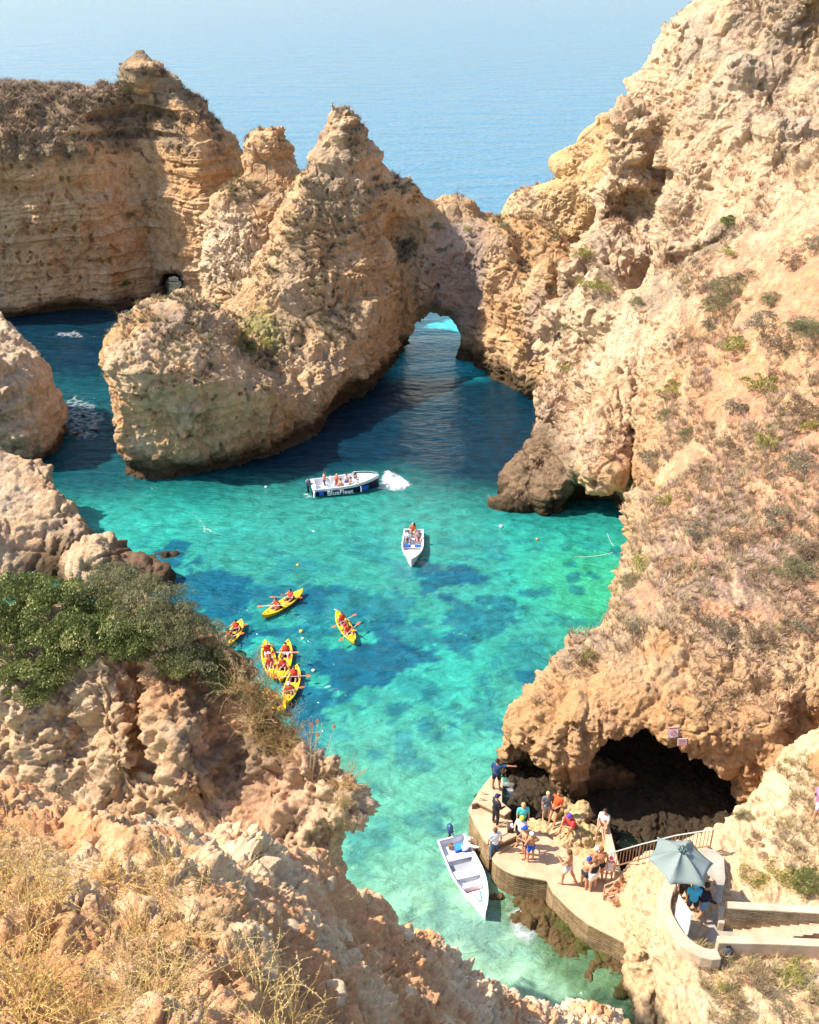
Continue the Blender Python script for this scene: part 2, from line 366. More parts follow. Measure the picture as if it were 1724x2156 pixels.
# undercut at the water
f.cut(f.ell(PZ(770, 850, .4), (5.5, 2.4, 2.4), 1.05), 1.0)
f.cut(f.ell(PZ(600, 965, .2), (6, 1.2, 1.3), .45), .8)
for (u, v, y, r) in ((700, 640, 82.6, .42), (712, 705, 82.2, .55), (670, 780, 78.5, .22), (655, 790, 78, .22), (690, 650, 82.6, .3), (640, 800, 77.6, .2)):
    f.cut(f.ell(PY(u, v, y), (r*.8, 2.0, r*1.2)), .15)
f.cut(f.cap(PY(612, 350, 97), PY(570, 560, 92), .9, 1.0), .5)
# right pillars
f.add(f.prism([PZ(1040, 790), PZ(1090, 822), PZ(1150, 862), (12.6, 84.5), (13.6, 89), (10, 90), (7.6, 88.5)],
      [PY(1150, 556, 84.5), PY(1130, 590, 84), PY(1090, 640, 84.5), PY(1060, 600, 88), PY(1170, 640, 86), PY(1100, 700, 82.5)], 0.06, 1.0), 0.8)
f.add(f.cap(PY(1120, 760, 84), PY(1147, 572, 84.6), 1.9, .8), .9)
# two stacks between headland and pinnacle
f.add(f.prism([(-20, 96), (-15.5, 93), (-11.5, 92.5), (-9, 100), (-9.5, 108), (-15, 112), (-20, 108)],
      [PY(410, 420, 99), PY(470, 400, 99), PY(500, 370, 103), PY(550, 352, 104), PY(620, 350, 104), PY(400, 580, 97), PY(470, 480, 97), PY(540, 560, 94.5), PY(480, 620, 94), PY(580, 500, 97), PY(430, 400, 103), (-15, 111, 8), (-20, 107, 7), (-10, 107, 9), (-20, 99, 9), (-16, 106, 13), (-11, 104.5, 14.5)], 0.02, 1.5), 1.0)
f.add(f.ell(PY(560, 325, 104.5), (2.5, 2.2, 2.4)), .6)
f.add(f.cap(PY(585, 330, 104.5), PY(590, 282, 104.5), 1.7, .8), .6)
f.cut(f.cap(PY(372, 592, 93)+Vector((-.6, 0, 0)), PY(358, 596, 120), 1.6, 1.9), .6)
def colB(P, Nn, st):
    C = rock_base(P, Nn, st, 20); C = lerp(C, PALE, .4)
    nn = fbm(P, 2.5, 4, off=220)
    up = sstep(0.15, 0.6, Nn[:, 2]+.2*nn)
    C = lerp(C, SCRUB*1.8, 0.42*up*sstep(-.1, .3, nn)*sstep(3, 6, P[:, 2]))
    for c, r, k in ((PY(700, 360, 90), (4.5, 4, 6), .5), (PY(370, 760, 70), (3.5, 4, 3.4), .55), (PY(420, 800, 70), (3, 4, 3), .5), (PY(330, 650, 73), (3, 4, 1.2), .5)):
        C = lerp(C, GREY*.85, k*blob(P, c, r)*sstep(-.3, .2, nn))
    C = lerp(C, SHADE_MAUVE, .75*blob(P, PY(965, 580, 91), (3.8, 4, 6.5)))  # pinnacle's shade on the arch wall, painted in
    C = lerp(C, SHADE_MAUVE*1.3, .5*blob(P, PY(1130, 690, 83), (1.2, 2, 4)))  # shade on the right pillar, painted in
    C = lerp(C, OLIVE*1.5, .75*blob(P, PY(535, 700, 77.5), (2.4, 4, 3.2))*sstep(-.25, .15, nn))
    C = lerp(C, CREAM, .7*blob(P, PY(470, 520, 96), (4, 6, 4)))
    return wet(P, C, 3, 1.5)
arch_rock, VB, FB, NB = rock_body('arch_rock', f, LVF, M_CLIFF, lambda P, n: rock_disp(P, n, 0.72, 0.26, .9, 0.2, 0.22, 40.0), colB,
    'ochre limestone ridge with a pointed pinnacle and a sea arch')
# ------------------------------------------------------------------ right headland
f = Field((1.5, 27, -3), (46, 118, 37), 0.48)
polyE = [PZ(1168, 850), PZ(1150, 885), PZ(1168, 925), PZ(1140, 960), PZ(1128, 1010), PZ(1150, 1060), PZ(1240, 1100), PZ(1300, 1125), (13.6, 55), (12.8, 50), (10.1, 43), (6.3, 38.3), (4.3, 36.3), (4.35, 34.3), (6, 33.0),
         (8, 33.6), (11, 32.8), (15, 32.2), (16.5, 27), (70, 20), (70, 125), (30, 112), (24.5, 104), (20.6, 95), (16.8, 89), (13.4, 84)]
SOILXY = [PY(1385, 640, 68), PY(1430, 760, 60), PY(1415, 900, 54.5), PY(1385, 1040, 48.5), PY(1300, 1230, 44), PY(1290, 1330, 40), PY(1450, 1330, 37.5), PY(1600, 1340, 36.6), PY(1900, 1330, 36), PY(2000, 500, 60), PY(1724, 470, 60), PY(1600, 560, 62), PY(1500, 570, 67)]
topE = [PY(1145, 860, 79), PY(1150, 760, 79.5), PY(1185, 650, 80), PY(1225, 600, 80), PY(1270, 560, 79.5), PY(1330, 480, 80), PY(1330, 250, 85), PY(1345, 140, 86), PY(1415, 65, 88), PY(1480, 5, 92),
        PY(1290, 400, 84), PY(1400, 330, 80), PY(1500, 300, 76), PY(1450, 470, 74), PY(1400, 560, 70), PY(1600, 420, 68), PY(1724, 300, 66), PY(1560, -40, 84), PY(1650, 100, 78), PY(1724, -40, 78), PY(1850, -80, 80),
        PY(1330, 640, 70), PY(1240, 760, 68), PY(1200, 900, 68), PY(1300, 850, 62), PY(1400, 700, 62), PY(1350, 800, 61), PY(1330, 1000, 55), PY(1310, 1100, 52), PY(1500, 700, 60), PY(1600, 650, 58), PY(1724, 560, 55),
        PY(1400, 900, 55), PY(1500, 900, 52), PY(1600, 850, 50), PY(1724, 800, 48), PY(1380, 1080, 47), PY(1500, 1080, 45), PY(1620, 1050, 44), PY(1724, 1000, 43), PY(1280, 1250, 44), PY(1265, 1330, 40.5), PY(1400, 1250, 40), PY(1550, 1250, 38.5), PY(1724, 1250, 37.5),
        PY(1150, 1420, 37), PY(1080, 1500, 35.2), PY(1060, 1540, 34.6), PY(1200, 1440, 36), PY(1300, 1400, 36), PY(1450, 1380, 35.8), PY(1600, 1380, 35.5), PY(1724, 1400, 35), PY(1250, 1490, 34), PY(1400, 1480, 34), PY(1550, 1480, 33.8),
        PY(1900, 600, 52), PY(1900, 1000, 42), PY(1900, 300, 66), (45, 60, 34), (40, 85, 36), (35, 105, 30), (24, 96, 20), (22.5, 93, 18), (15, 86.8, 13.5), (60, 60, 36), (55, 40, 28)]
f.add(f.prism(polyE, topE, 0.03, 1.5))
f.add(f.cap(PY(1470, 330, 77.5), PY(1375, 610, 70), 1.5, 1.0), 1.0); f.add(f.cap(PY(1330, 270, 82.5), PY(1290, 560, 79.5), 1.6, 1.5), 1.2)
f.add(f.cap(PY(1250, 620, 77), PY(1170, 860, 72), 1.2, 1.6), 1.0); f.add(f.cap(PY(1330, 640, 69), PY(1270, 1000, 56.5), 1.0, 1.3), 1.0)
f.add(f.cap(PY(1640, 300, 69.5), PY(1600, 460, 67), 1.6, .9), .8); f.add(f.cap(PY(1560, 150, 78), PY(1420, 330, 79), 1.3, 1.2), .9)
f.add(f.ell(PY(1300, 590, 75), (.9, .9, 2.3)), .4); f.add(f.ell(PY(1190, 700, 78), (1.6, 1.8, 3.2)), .9)
f.cut(f.cap(PY(1730, 40, 78), PY(1580, 280, 73.5), 1.6, 1.0), .7); f.cut(f.cap(PY(1430, 560, 70.5), PY(1590, 500, 66.5), .9, 1.0), .7); f.cut(f.cap(PY(1400, 350, 81), PY(1355, 600, 74.5), .8, .9), .6)
f.cut(f.cap(PY(1350, 690, 65), PY(1330, 1000, 56.5), .5, .5), .6); f.cut(f.cap(PY(1210, 640, 79), PY(1195, 830, 73), .7, .8), .6)
# rocks beyond, over the sea
f.add(f.prism([PZ(1010, 520)+Vector((0, -4, 0)), (9, 99), (17, 96), (22, 99), (23, 107), (15, 110), (9, 107)],
      [PY(1040, 425, 102), PY(1075, 400, 103), PY(1150, 388, 103), PY(1230, 372, 103), PY(1030, 465, 99), PY(1200, 378, 104), (9, 107, 10), (15, 110, 9), (23, 107.5, 12)], 0.05, 1.6), 1.0)
f.add(f.ell(PY(1222, 345, 101), (2.9, 2.4, 1.6)), .4)
f.add(f.ell(PY(1262, 300, 101), (2.3, 2.0, 1.7)), .4); f.add(f.ell(PY(1276, 262, 101), (1.2, 1.2, 1.4)), .3)
f.add(f.ell(PY(1330, 370, 97), (4.0, 4, 4.4)), 1.2)
f.cut(f.ell(PY(1312, 455, 80.5), (2.7, 6.0, 2.3), -.35), .3)
f.cut(f.ell(PY(1318, 480, 78.5), (1.2, 2.4, 1.9)), .3)                               # shelter in the upper cliff
f.add(f.ell(PY(1215, 575, 80.5), (1.3, 1.2, 1.7)), .7); f.add(f.ell(PY(1300, 585, 75), (.9, .9, 2.1)), .6)
f.add(f.ell(PY(1260, 640, 72), (2.2, 3, 3)), 1.0)
f.add(f.ell(PZ(1128, 1030, .4), (1.7, 1.9, 1.5)), .7); f.add(f.ell(PZ(1150, 970, 1), (1.5, 1.8, 2.0)), .6); f.add(f.ell(PZ(1170, 1050, .6), (1.5, 1.5, 2.2)), .5); f.add(f.ell(PZ(1150, 920, .8), (1.0, 1.6, 2.4)), .6); f.add(f.ell(PZ(1205, 1085, .3), (1.1, 1.0, 1.5)), .4); f.add(f.ell(PZ(1088, 1060, .1), (1.0, 1.0, 1.0)), .3)
f.cut(f.ell(PZ(1258, 1104, .5), (2.7, 4.2, 3.0)), .5)
# caves in the landing bay
f.cut(f.ell(Vector((5.6, 33.9, .5)), (1.5, 2.5, 3.35)), .3)
f.cut(f.ell(Vector((10.3, 36.4, -.2)), (3.35, 6.6, 5.2)), .3)
f.cut(f.ell(Vector((12.5, 36.4, -.3)), (2.9, 6.3, 4.1)), .7)
f.cut(f.ell(PY(1715, 1545, 32.5), (1.5, 1.8, 1.6)), .4)
f.add(f.cap((7.15, 34.0, 5.0), (7.2, 34.4, -.5), .55, .6), .4)
f.add(f.ell(PY(1300, 1660, 35.2), (.8, .9, 1.3)), .15); f.add(f.ell(PY(1245, 1625, 35.4), (.5, .6, .6)), .1); f.add(f.ell(PY(1215, 1560, 33.8), (.5, .6, .5)), .15)
f.add(f.ell(PY(1145, 1590, 34), (.75, .6, .8)), .2)
def colE(P, Nn, st):
    C = rock_base(P, Nn, st, 40)
    n2 = fbm(P, 1.6, 4, off=333); n3 = fbm(P, 5, 3, off=340)
    n5 = fbm(P, .9, 4, off=355, gain=.6)
    C = lerp(C, c3(.80, .50, .22), .45*sstep(-.05, .35, fbm(P, 3.4, 4, off=365)))
    bright = sstep(8.0, 11, P[:, 0]+2*n3)*sstep(60, 64, P[:, 1]+3*n3)*sstep(96, 90, P[:, 1])
    C = lerp(C, c3(.82, .64, .43), .4*bright); C = lerp(C, CREAM, .22*sstep(96, 90, P[:, 1])); C = lerp(C, c3(.56, .31, .19), .6*sstep(.10, .32, n5)*sstep(.2, .5, Nn[:, 2]+.1)*sstep(46, 50, P[:, 1])); C = lerp(C, c3(.80, .55, .27), .6*sstep(92, 96, P[:, 1]))
    # red soil on the open slope
    hh = P[:, 2]; slope = sstep(0.42, 0.66, Nn[:, 2]+0.15*n2)
    ds = poly2d(P[:, 0], P[:, 1], SOILXY)+2.2*n3+1.2*n2; soil = slope*sstep(.8, -.8, ds)
    C = lerp(C, SOIL*(1+.25*n2[:, None]), .9*soil)
    C = lerp(C, GREY*1.2, .5*sstep(.08, .35, n3+.5*n2)*sstep(64, 70, P[:, 1]))
    for c, r, k in ((PY(1500, 520, 68.5), (5, 4, 2.5), .7), (PY(1430, 640, 66), (3, 4, 2), .6), (PY(1690, 120, 76), (4, 5, 4), .5), (PY(1190, 610, 79), (2.5, 3, 2), .5)):
        C = lerp(C, SCRUB*1.5, k*blob(P, c, r)*sstep(-.3, .15, n2))
    C = lerp(C, c3(.34, .27, .21), .65*slope*sstep(-.05, .25, fbm(P, 2.6, 4, off=350))*sstep(52, 46, P[:, 1]+2*n3)*sstep(35, 38, P[:, 1]))
    # the bay wall: warm orange lower, smooth
    C = lerp(C, c3(.70, .38, .165), .7*sstep(38, 35, P[:, 1])*sstep(8.2, 5.6, P[:, 2]+.8*n2))
    C = lerp(C, c3(.24, .155, .09), .9*blob(P, PZ(1130, 1010, 1), (4.4, 9, 3.9))); C = lerp(C, c3(.20, .12, .065), .85*sstep(34.6, 36.2, P[:, 1]+.5*n2)*sstep(41, 40, P[:, 1])*sstep(4.6, 3.4, P[:, 2])*sstep(4.6, 5.2, P[:, 0])*sstep(16, 15, P[:, 0])*sstep(.6, .3, Nn[:, 2]))  # cave walls darker inside: wet rock, with cave shade painted in
    C = lerp(C, c3(.10, .065, .035), .9*sstep(34.2, 37, P[:, 1])*sstep(39.5, 38.5, P[:, 1])*sstep(4.6, 2.6, P[:, 2])*sstep(5, 5.2, P[:, 0])*sstep(7, 9, P[:, 0])*0.0)
    return wet(P, C, 5, .9)
def dispE(P, n):
    d, st = rock_disp(P, n, 0.95, 0.22, 1.0, 0.22, 0.26, 80.0)
    soft = sstep(1.0, -1.5, poly2d(P[:, 0], P[:, 1], SOILXY)+1.5*fbm(P, 4, 2, off=77))
    near = sstep(46, 38, P[:, 1])
    i = np.nonzero(near > 0)[0]; d = d*(1-.45*near)*(1-.45*sstep(92, 95, P[:, 1]))
    if len(i): d[i] += near[i]*rock_disp(P[i], n[i], .75, .12, .34, .5, .42, 300.0)[0]
    return d*(1-.62*soft)+soft*.55*fbm(P, 2.8, 3, off=99, ridged=True)+soft*.12*fbm(P*np.array([1, .45, 1], np.float32), .8, 4, off=88, gain=.6), st
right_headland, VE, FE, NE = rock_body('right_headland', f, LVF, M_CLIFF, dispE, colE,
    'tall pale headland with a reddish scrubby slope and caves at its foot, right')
# ------------------------------------------------------------------ rocks by the left edge
f = Field((-42, 50, -3), (-13, 80, 13), 0.5)
f.add(f.prism([(-44, 66), (-33, 68.5), PZ(60, 985), PZ(105, 955), PZ(130, 905), (-28.5, 76), (-32, 79), (-44, 80)],
      [PY(0, 722, 73), PY(60, 752, 73), PY(120, 790, 73.5), PY(128, 850, 73), PY(0, 760, 70.5), PY(-100, 690, 74)], -0.03, 1.8))
f.add(f.prism([(-42, 50), (-25, 50), PZ(190, 1200), PZ(180, 1130), PZ(110, 1070), (-26, 62), (-42, 64)],
      [PY(0, 1000, 59), PY(50, 1015, 58.5), PY(80, 1065, 57), PY(150, 1075, 57), PY(175, 1130, 56), PY(0, 1080, 55), PY(100, 1170, 54), PY(-100, 980, 58)], 0.02, 1.2))
f.add(f.ell(PZ(235, 1215, .6), (1.3, 1.2, 1.5)), .4); f.add(f.ell(PZ(268, 1212, .3), (.9, .9, 1.4)), .2); f.add(f.ell(PZ(300, 1215, .2), (.9, 1.0, 1.6)), .2); f.add(f.ell(PZ(330, 1222, .1), (.8, .9, 1.1)), .2); f.add(f.ell(PZ(200, 1190, 1.0), (1.8, 2, 2.2)), .5); f.add(f.ell(PZ(352, 1178, -.45), (.9, .8, .55)), .3)
for _u, _v, _a in ((140, 845, .6), (160, 862, .8), (150, 890, .7), (178, 880, .6), (190, 905, .5), (168, 918, .6), (205, 890, .4), (140, 910, .6), (210, 912, .45)): f.add(f.ell(PZ(_u, _v, -.15), (_a, _a*.8, .55)), .15)
def colL(P, Nn, st):
    C = rock_base(P, Nn, st, 60); C = lerp(C, CREAM, .45)
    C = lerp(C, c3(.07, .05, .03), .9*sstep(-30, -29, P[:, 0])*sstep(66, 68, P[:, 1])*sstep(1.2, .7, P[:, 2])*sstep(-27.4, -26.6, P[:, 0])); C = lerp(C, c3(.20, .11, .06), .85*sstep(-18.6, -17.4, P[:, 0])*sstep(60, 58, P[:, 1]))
    return wet(P, C, 8, .9)
left_rocks, VL, FL, NL = rock_body('left_shore_rocks', f, LV, M_CLIFF, lambda P, n: rock_disp(P, n, 0.85, 0.25, .8, 0.25, 0.28, 120.0), colL,
    'pale rounded rocks at the left edge of the cove')
# ------------------------------------------------------------------ spur with shrubs (middle left)
f = Field((-19, 10.5, 2), (2.5, 28, 22), 0.25)
f.add(f.prism([(-22, 8), (-3.5, 8), (-1.9, 13), (-1.5, 17), (-1.4, 19.9), (-2.0, 21.0), (-2.9, 21.9), (-4.1, 22.8), (-5.2, 23.6), (-6.4, 24.4), (-8.4, 25.6), (-14, 25.8), (-22, 26.4)],
      [PY(0, 1290, 24), PY(120, 1290, 23.8), PY(250, 1265, 23.6), PY(330, 1275, 23.2), PY(420, 1325, 22.6), PY(500, 1385, 22.0), PY(560, 1455, 21.5), PY(600, 1525, 21.1), PY(660, 1620, 20.3), PY(720, 1660, 20), PY(738, 1715, 19.5),
       PY(0, 1400, 22.6), PY(150, 1420, 22.4), PY(260, 1400, 22.4), PY(350, 1450, 21.8), PY(450, 1500, 21), PY(520, 1600, 20), PY(600, 1640, 19.8), PY(640, 1700, 19.2), PY(0, 1520, 21.6), PY(150, 1560, 21.2), PY(300, 1620, 20.6), PY(420, 1660, 20.3),
       PY(520, 1690, 19.5), PY(200, 1480, 21.8), PY(380, 1560, 21), PY(0, 1750, 19.6), PY(300, 1800, 19), PY(600, 1800, 18.4), PY(700, 1850, 18.2), (-14, 25.6, 16.5), (-9, 25, 15.5)], 0.03, .5))
f.cut(f.cap(PY(440, 1400, 21.9), PY(475, 1650, 19.6), .55, 1.0), .4); f.cut(f.cap(PY(270, 1380, 22.6), PY(330, 1600, 20.6), .4, .8), .4); f.cut(f.cap(PY(560, 1520, 20.9), PY(600, 1660, 19.4), .35, .6), .3)
f.cut(f.cap(PY(120, 1430, 22.2), PY(170, 1620, 20.5), .35, .6), .4)
f.add(f.cap(PY(340, 1380, 22.5), PY(400, 1640, 20.0), .6, .7), .4); f.add(f.cap(PY(650, 1620, 20.2), PY(722, 1700, 19.5), .7, .7), .4); f.add(f.cap(PY(200, 1420, 22.4), PY(250, 1600, 20.7), .4, .5), .4)
def dispF3(P, n):
    d, st = rock_disp(P, n, 0.55, 0.05, 0.8, 0.35, 0.12, 160.0); d2, _ = rock_disp(P, n, 1.0, .2, .26, .7, .3, 170.0)
    wr = P@np.array(Euler((.5, .6, .3)).to_matrix(), np.float32)
    for sz, h in ((.5, .16), (.22, .08)):
        w1, w2, r = worley(wr, sz, off=sz*20, l1=True); d2 += h*((r-.5)*1.2-.8*w1)*sstep(0, .12, w2-w1)
    return d+d2, st
def colF3(P, Nn, st):
    C = rock_base(P, Nn, st, 80, 0.4)
    n2 = fbm(P, .8, 4, off=444)
    C = lerp(C, c3(.52, .37, .235)*(1+.3*n2[:, None]), .6); C = lerp(C, SOIL*.9, .6*blob(P, PY(510, 1640, 19.8), (1.8, 3, 2.6))); C = lerp(C, RUST, .5*blob(P, PY(340, 1400, 22.3), (1.4, 2, 2.2)))
    C = lerp(C, SCRUB*1.2, .7*blob(P, PY(500, 1530, 20.8), (1.8, 2.5, 2.0))*sstep(-.3, .1, n2))
    return C
spur, VF, FF, NF = rock_body('shrub_topped_spur', f, 2, M_NEAR, dispF3, colF3, 'crumbling grey and orange rock spur under green shrubs, left')
# ------------------------------------------------------------------ near ledge at the photographer's feet
f = Field((-6.5, 1.5, 14), (7.5, 15, 32.5), 0.16)
f.add(f.prism([(-12, -1), (9, -1), (8, 8), PY(1400, 2160, 12.2), PY(1290, 2110, 12.2), PY(1200, 2050, 12.6), PY(1070, 2060, 11.9), PY(980, 2025, 11.3), PY(920, 1950, 11.3), PY(880, 1860, 11.3), PY(830, 1790, 11.1),
                PY(760, 1750, 10.7), PY(650, 1680, 10.3), PY(560, 1615, 10.5), PY(430, 1645, 9.5), PY(260, 1590, 9.2), PY(120, 1565, 9.0), PY(0, 1530, 8.9), (-12, 8.9)],
      [PY(-100, 2300, 2.6), PY(500, 2300, 2.9), PY(1000, 2300, 5.8), PY(1300, 2300, 8.6),
       PY(0, 2155, 3.1), PY(300, 2155, 3.3), PY(600, 2155, 4.2), PY(800, 2155, 6.2), PY(1000, 2155, 8.4), PY(1200, 2155, 10.4), PY(1320, 2150, 11.4),
       PY(0, 1900, 4.8), PY(300, 1900, 5.2), PY(500, 1900, 6.0), PY(700, 1900, 7.8), PY(850, 1950, 9.6), PY(0, 1700, 6.8), PY(250, 1720, 7.2), PY(450, 1760, 7.8), PY(620, 1760, 9.0),
       PY(0, 1540, 8.6), PY(120, 1575, 8.7), PY(260, 1600, 8.9), PY(430, 1645, 9.25), PY(560, 1612, 10.25), PY(650, 1675, 10.1), PY(760, 1745, 10.5), PY(830, 1785, 10.9), PY(880, 1855, 11.1),
       PY(920, 1940, 11.1), PY(980, 2012, 11.1), PY(1070, 2045, 11.7), PY(1200, 2030, 12.5), PY(1290, 2100, 12.1)], 0.05, .35))
def dispF4(P, n):
    d = .20*fbm(P, 1.9, 3, off=500)+.13*(turb(P, .9, 6, 505, gain=.62)-.25)*2
    wp = P+.10*np.stack([fbm(P, .3, 3, off=510+i*7) for i in range(3)], 1)
    rocky = sstep(-.2, .2, fbm(P, 1.5, 2, off=530)+.11*(P[:, 0]+1.4))
    for sz, h, th in ((.62, .17, .62), (.33, .11, .58), (.17, .06, .5), (.085, .032, .45), (.045, .016, .4)):
        wr = wp@np.array(Euler((sz*9, .6, sz*17)).to_matrix(), np.float32)
        w1, w2, r = worley(wr, sz, off=sz*31, l1=True)
        d += h*(.3+.7*rocky)*sstep(th, th+.06, r)*sstep(.0, .10, w2-w1)*(1.15+.6*(r-.7)-.95*w1)
    d += .05*(turb(wp, .16, 4, 520, gain=.65)-.25)*2
    return d-.1, 1-rocky
def colF4(P, Nn, st):
    n = fbm(P, .9, 4, off=540); n2 = fbm(P, .25, 4, off=550)
    C = lerp(c3(.72, .355, .165)[None, :]+0*P, c3(.82, .57, .345)[None, :], sstep(-.25, .5, n+.5*n2))
    C = lerp(C, c3(.80, .60, .40), .8*sstep(.2, 1.2, P[:, 0]+1.0*n-1.0+.12*(P[:, 1]-6))*sstep(-.5, .1, n2))
    C = lerp(C, SOIL*c3(1.0, .85, .75), .7*st*sstep(-.2, .3, -n2))
    C = lerp(C, c3(.50, .27, .13), .35*sstep(.1, .5, -n))
    return C
ledge, VG, FG, NG = rock_body('near_ledge', f, 3, rock_mat('orange_crumbling_rock', 0.12, 0.10, 0.2), dispF4, colF4, 'crumbling orange rock ledge with pale stones at the bottom left')
# ------------------------------------------------------------------ landing rock under the parasol (lower right)
f = Field((6.5, 17, -2), (24, 33.5, 9), 0.25)
f.add(f.prism([(8.1, 17), (8.3, 23), (8.1, 24.8), (8.3, 27), (8.8, 28.9), (10.4, 29.2), (12.2, 29.2), (13.4, 30.0), (15, 31.6), (18, 33), (26, 33), (26, 15)],
      [(8.5, 26, 4.4), (8.3, 24.6, 4.7), (8.5, 22.6, 4.6), (9.0, 28.4, 2.2), (9.2, 27.2, 3.9), (10.6, 28.5, 3.2), (9.6, 21.6, 4.5), (10.8, 21.6, 4.7), (12, 21.6, 4.8), (14, 21.5, 4.9), (8.4, 20.4, 4.2), (10, 19.5, 3.8), (9.2, 24.4, 4.7), (9.2, 25.4, 4.6), (9.9, 26.2, 4.6), (10.1, 24.4, 4.7), (12, 28, 4.15), (11.8, 25.4, 4.05), (12.6, 26.6, 4.1), (11.2, 26.3, 4.1), (10.9, 23.6, 4.0), (12.0, 23.6, 4.1), (13.6, 29.4, 4.6), (15, 30.8, 5.4), (16.5, 31.6, 6.5), (18, 31.5, 6.6),
       (15, 28, 4.7), (18, 28, 5.2), (22, 28, 7), (15, 26, 5.0), (18, 26, 6.6), (13.2, 26.8, 4.6), (13.4, 23.2, 4.3), (16, 22.5, 4.9), (14, 24.6, 4.3), (16, 24.6, 4.6), (13, 24.6, 4.1), (12, 19, 4.2), (22, 22, 6)], 0.02, .4))
f.cut(f.ell((9.6, 22.6, 1.6), (1.2, 1.0, .9)), .3); f.cut(f.ell((8.4, 23.4, 2.3), (.8, .8, .6)), .3)
def colF5(P, Nn, st):
    C = rock_base(P, Nn, st, 90, .5); C = lerp(C, c3(.66, .49, .30), .6)
    n2 = fbm(P, .8, 4, off=640)
    C = lerp(C, c3(.70, .47, .28), .6*sstep(.7, .9, Nn[:, 2])*sstep(12.5, 13.5, P[:, 0]+.6*n2))
    return wet(P, C, 9, .4)
landing, VH, FH, NH = rock_body('landing_rock', f, 2, M_NEAR, lambda P, n: (rock_disp(P, n, .35, .08, .6, .3, .12, 200.0)[0]+rock_disp(P, n, .6, .1, .2, .4, .4, 210.0)[0], 0*P[:, 0]), colF5, 'pale rock mound carrying the landing and the parasol, lower right')
# ------------------------------------------------------------------ sea
def water_mat():
    m, t, b = nodes_of('sea_water'); L = t.links.new
    geo = N(t, 'ShaderNodeNewGeometry'); at = N(t, 'ShaderNodeAttribute', attribute_name='Col')
    n1 = N(t, 'ShaderNodeTexNoise', Scale=1.1, Detail=8.0, Roughness=0.62, Distortion=0.6); L(geo.outputs['Position'], n1.inputs['Vector'])
    mr = N(t, 'ShaderNodeMapRange'); mr.inputs['From Min'].default_value = .32; mr.inputs['From Max'].default_value = .68; mr.inputs['To Min'].default_value = .68; mr.inputs['To Max'].default_value = 1.34
    L(n1.outputs[0], mr.inputs[0])
    vm = N(t, 'ShaderNodeVectorMath', operation='SCALE'); L(at.outputs['Color'], vm.inputs[0]); L(mr.outputs[0], vm.inputs['Scale']); L(vm.outputs[0], b.inputs['Base Color'])
    mp = N(t, 'ShaderNodeMapping'); mp.inputs['Scale'].default_value = (0.55, 1.2, 1); mp.inputs['Rotation'].default_value = (0, 0, .15); L(geo.outputs['Position'], mp.inputs['Vector'])
    w1 = N(t, 'ShaderNodeTexNoise', Scale=1.3, Detail=5.0, Roughness=0.6, Distortion=.4); L(mp.outputs[0], w1.inputs['Vector'])
    w2 = N(t, 'ShaderNodeTexNoise', Scale=0.16, Detail=3.0, Roughness=0.5, Distortion=.3); L(mp.outputs[0], w2.inputs['Vector'])
    a = N(t, 'ShaderNodeMath', operation='MULTIPLY_ADD'); a.inputs[1].default_value = 3.0; L(w2.outputs[0], a.inputs[0]); L(w1.outputs[0], a.inputs[2])
    bp = N(t, 'ShaderNodeBump', Strength=1.0, Distance=0.36); L(a.outputs[0], bp.inputs['Height']); L(bp.outputs[0], b.inputs['Normal'])
    b.inputs['Roughness'].default_value = .06; b.inputs['IOR'].default_value = 1.33; b.inputs['Specular IOR Level'].default_value = .5
    return m
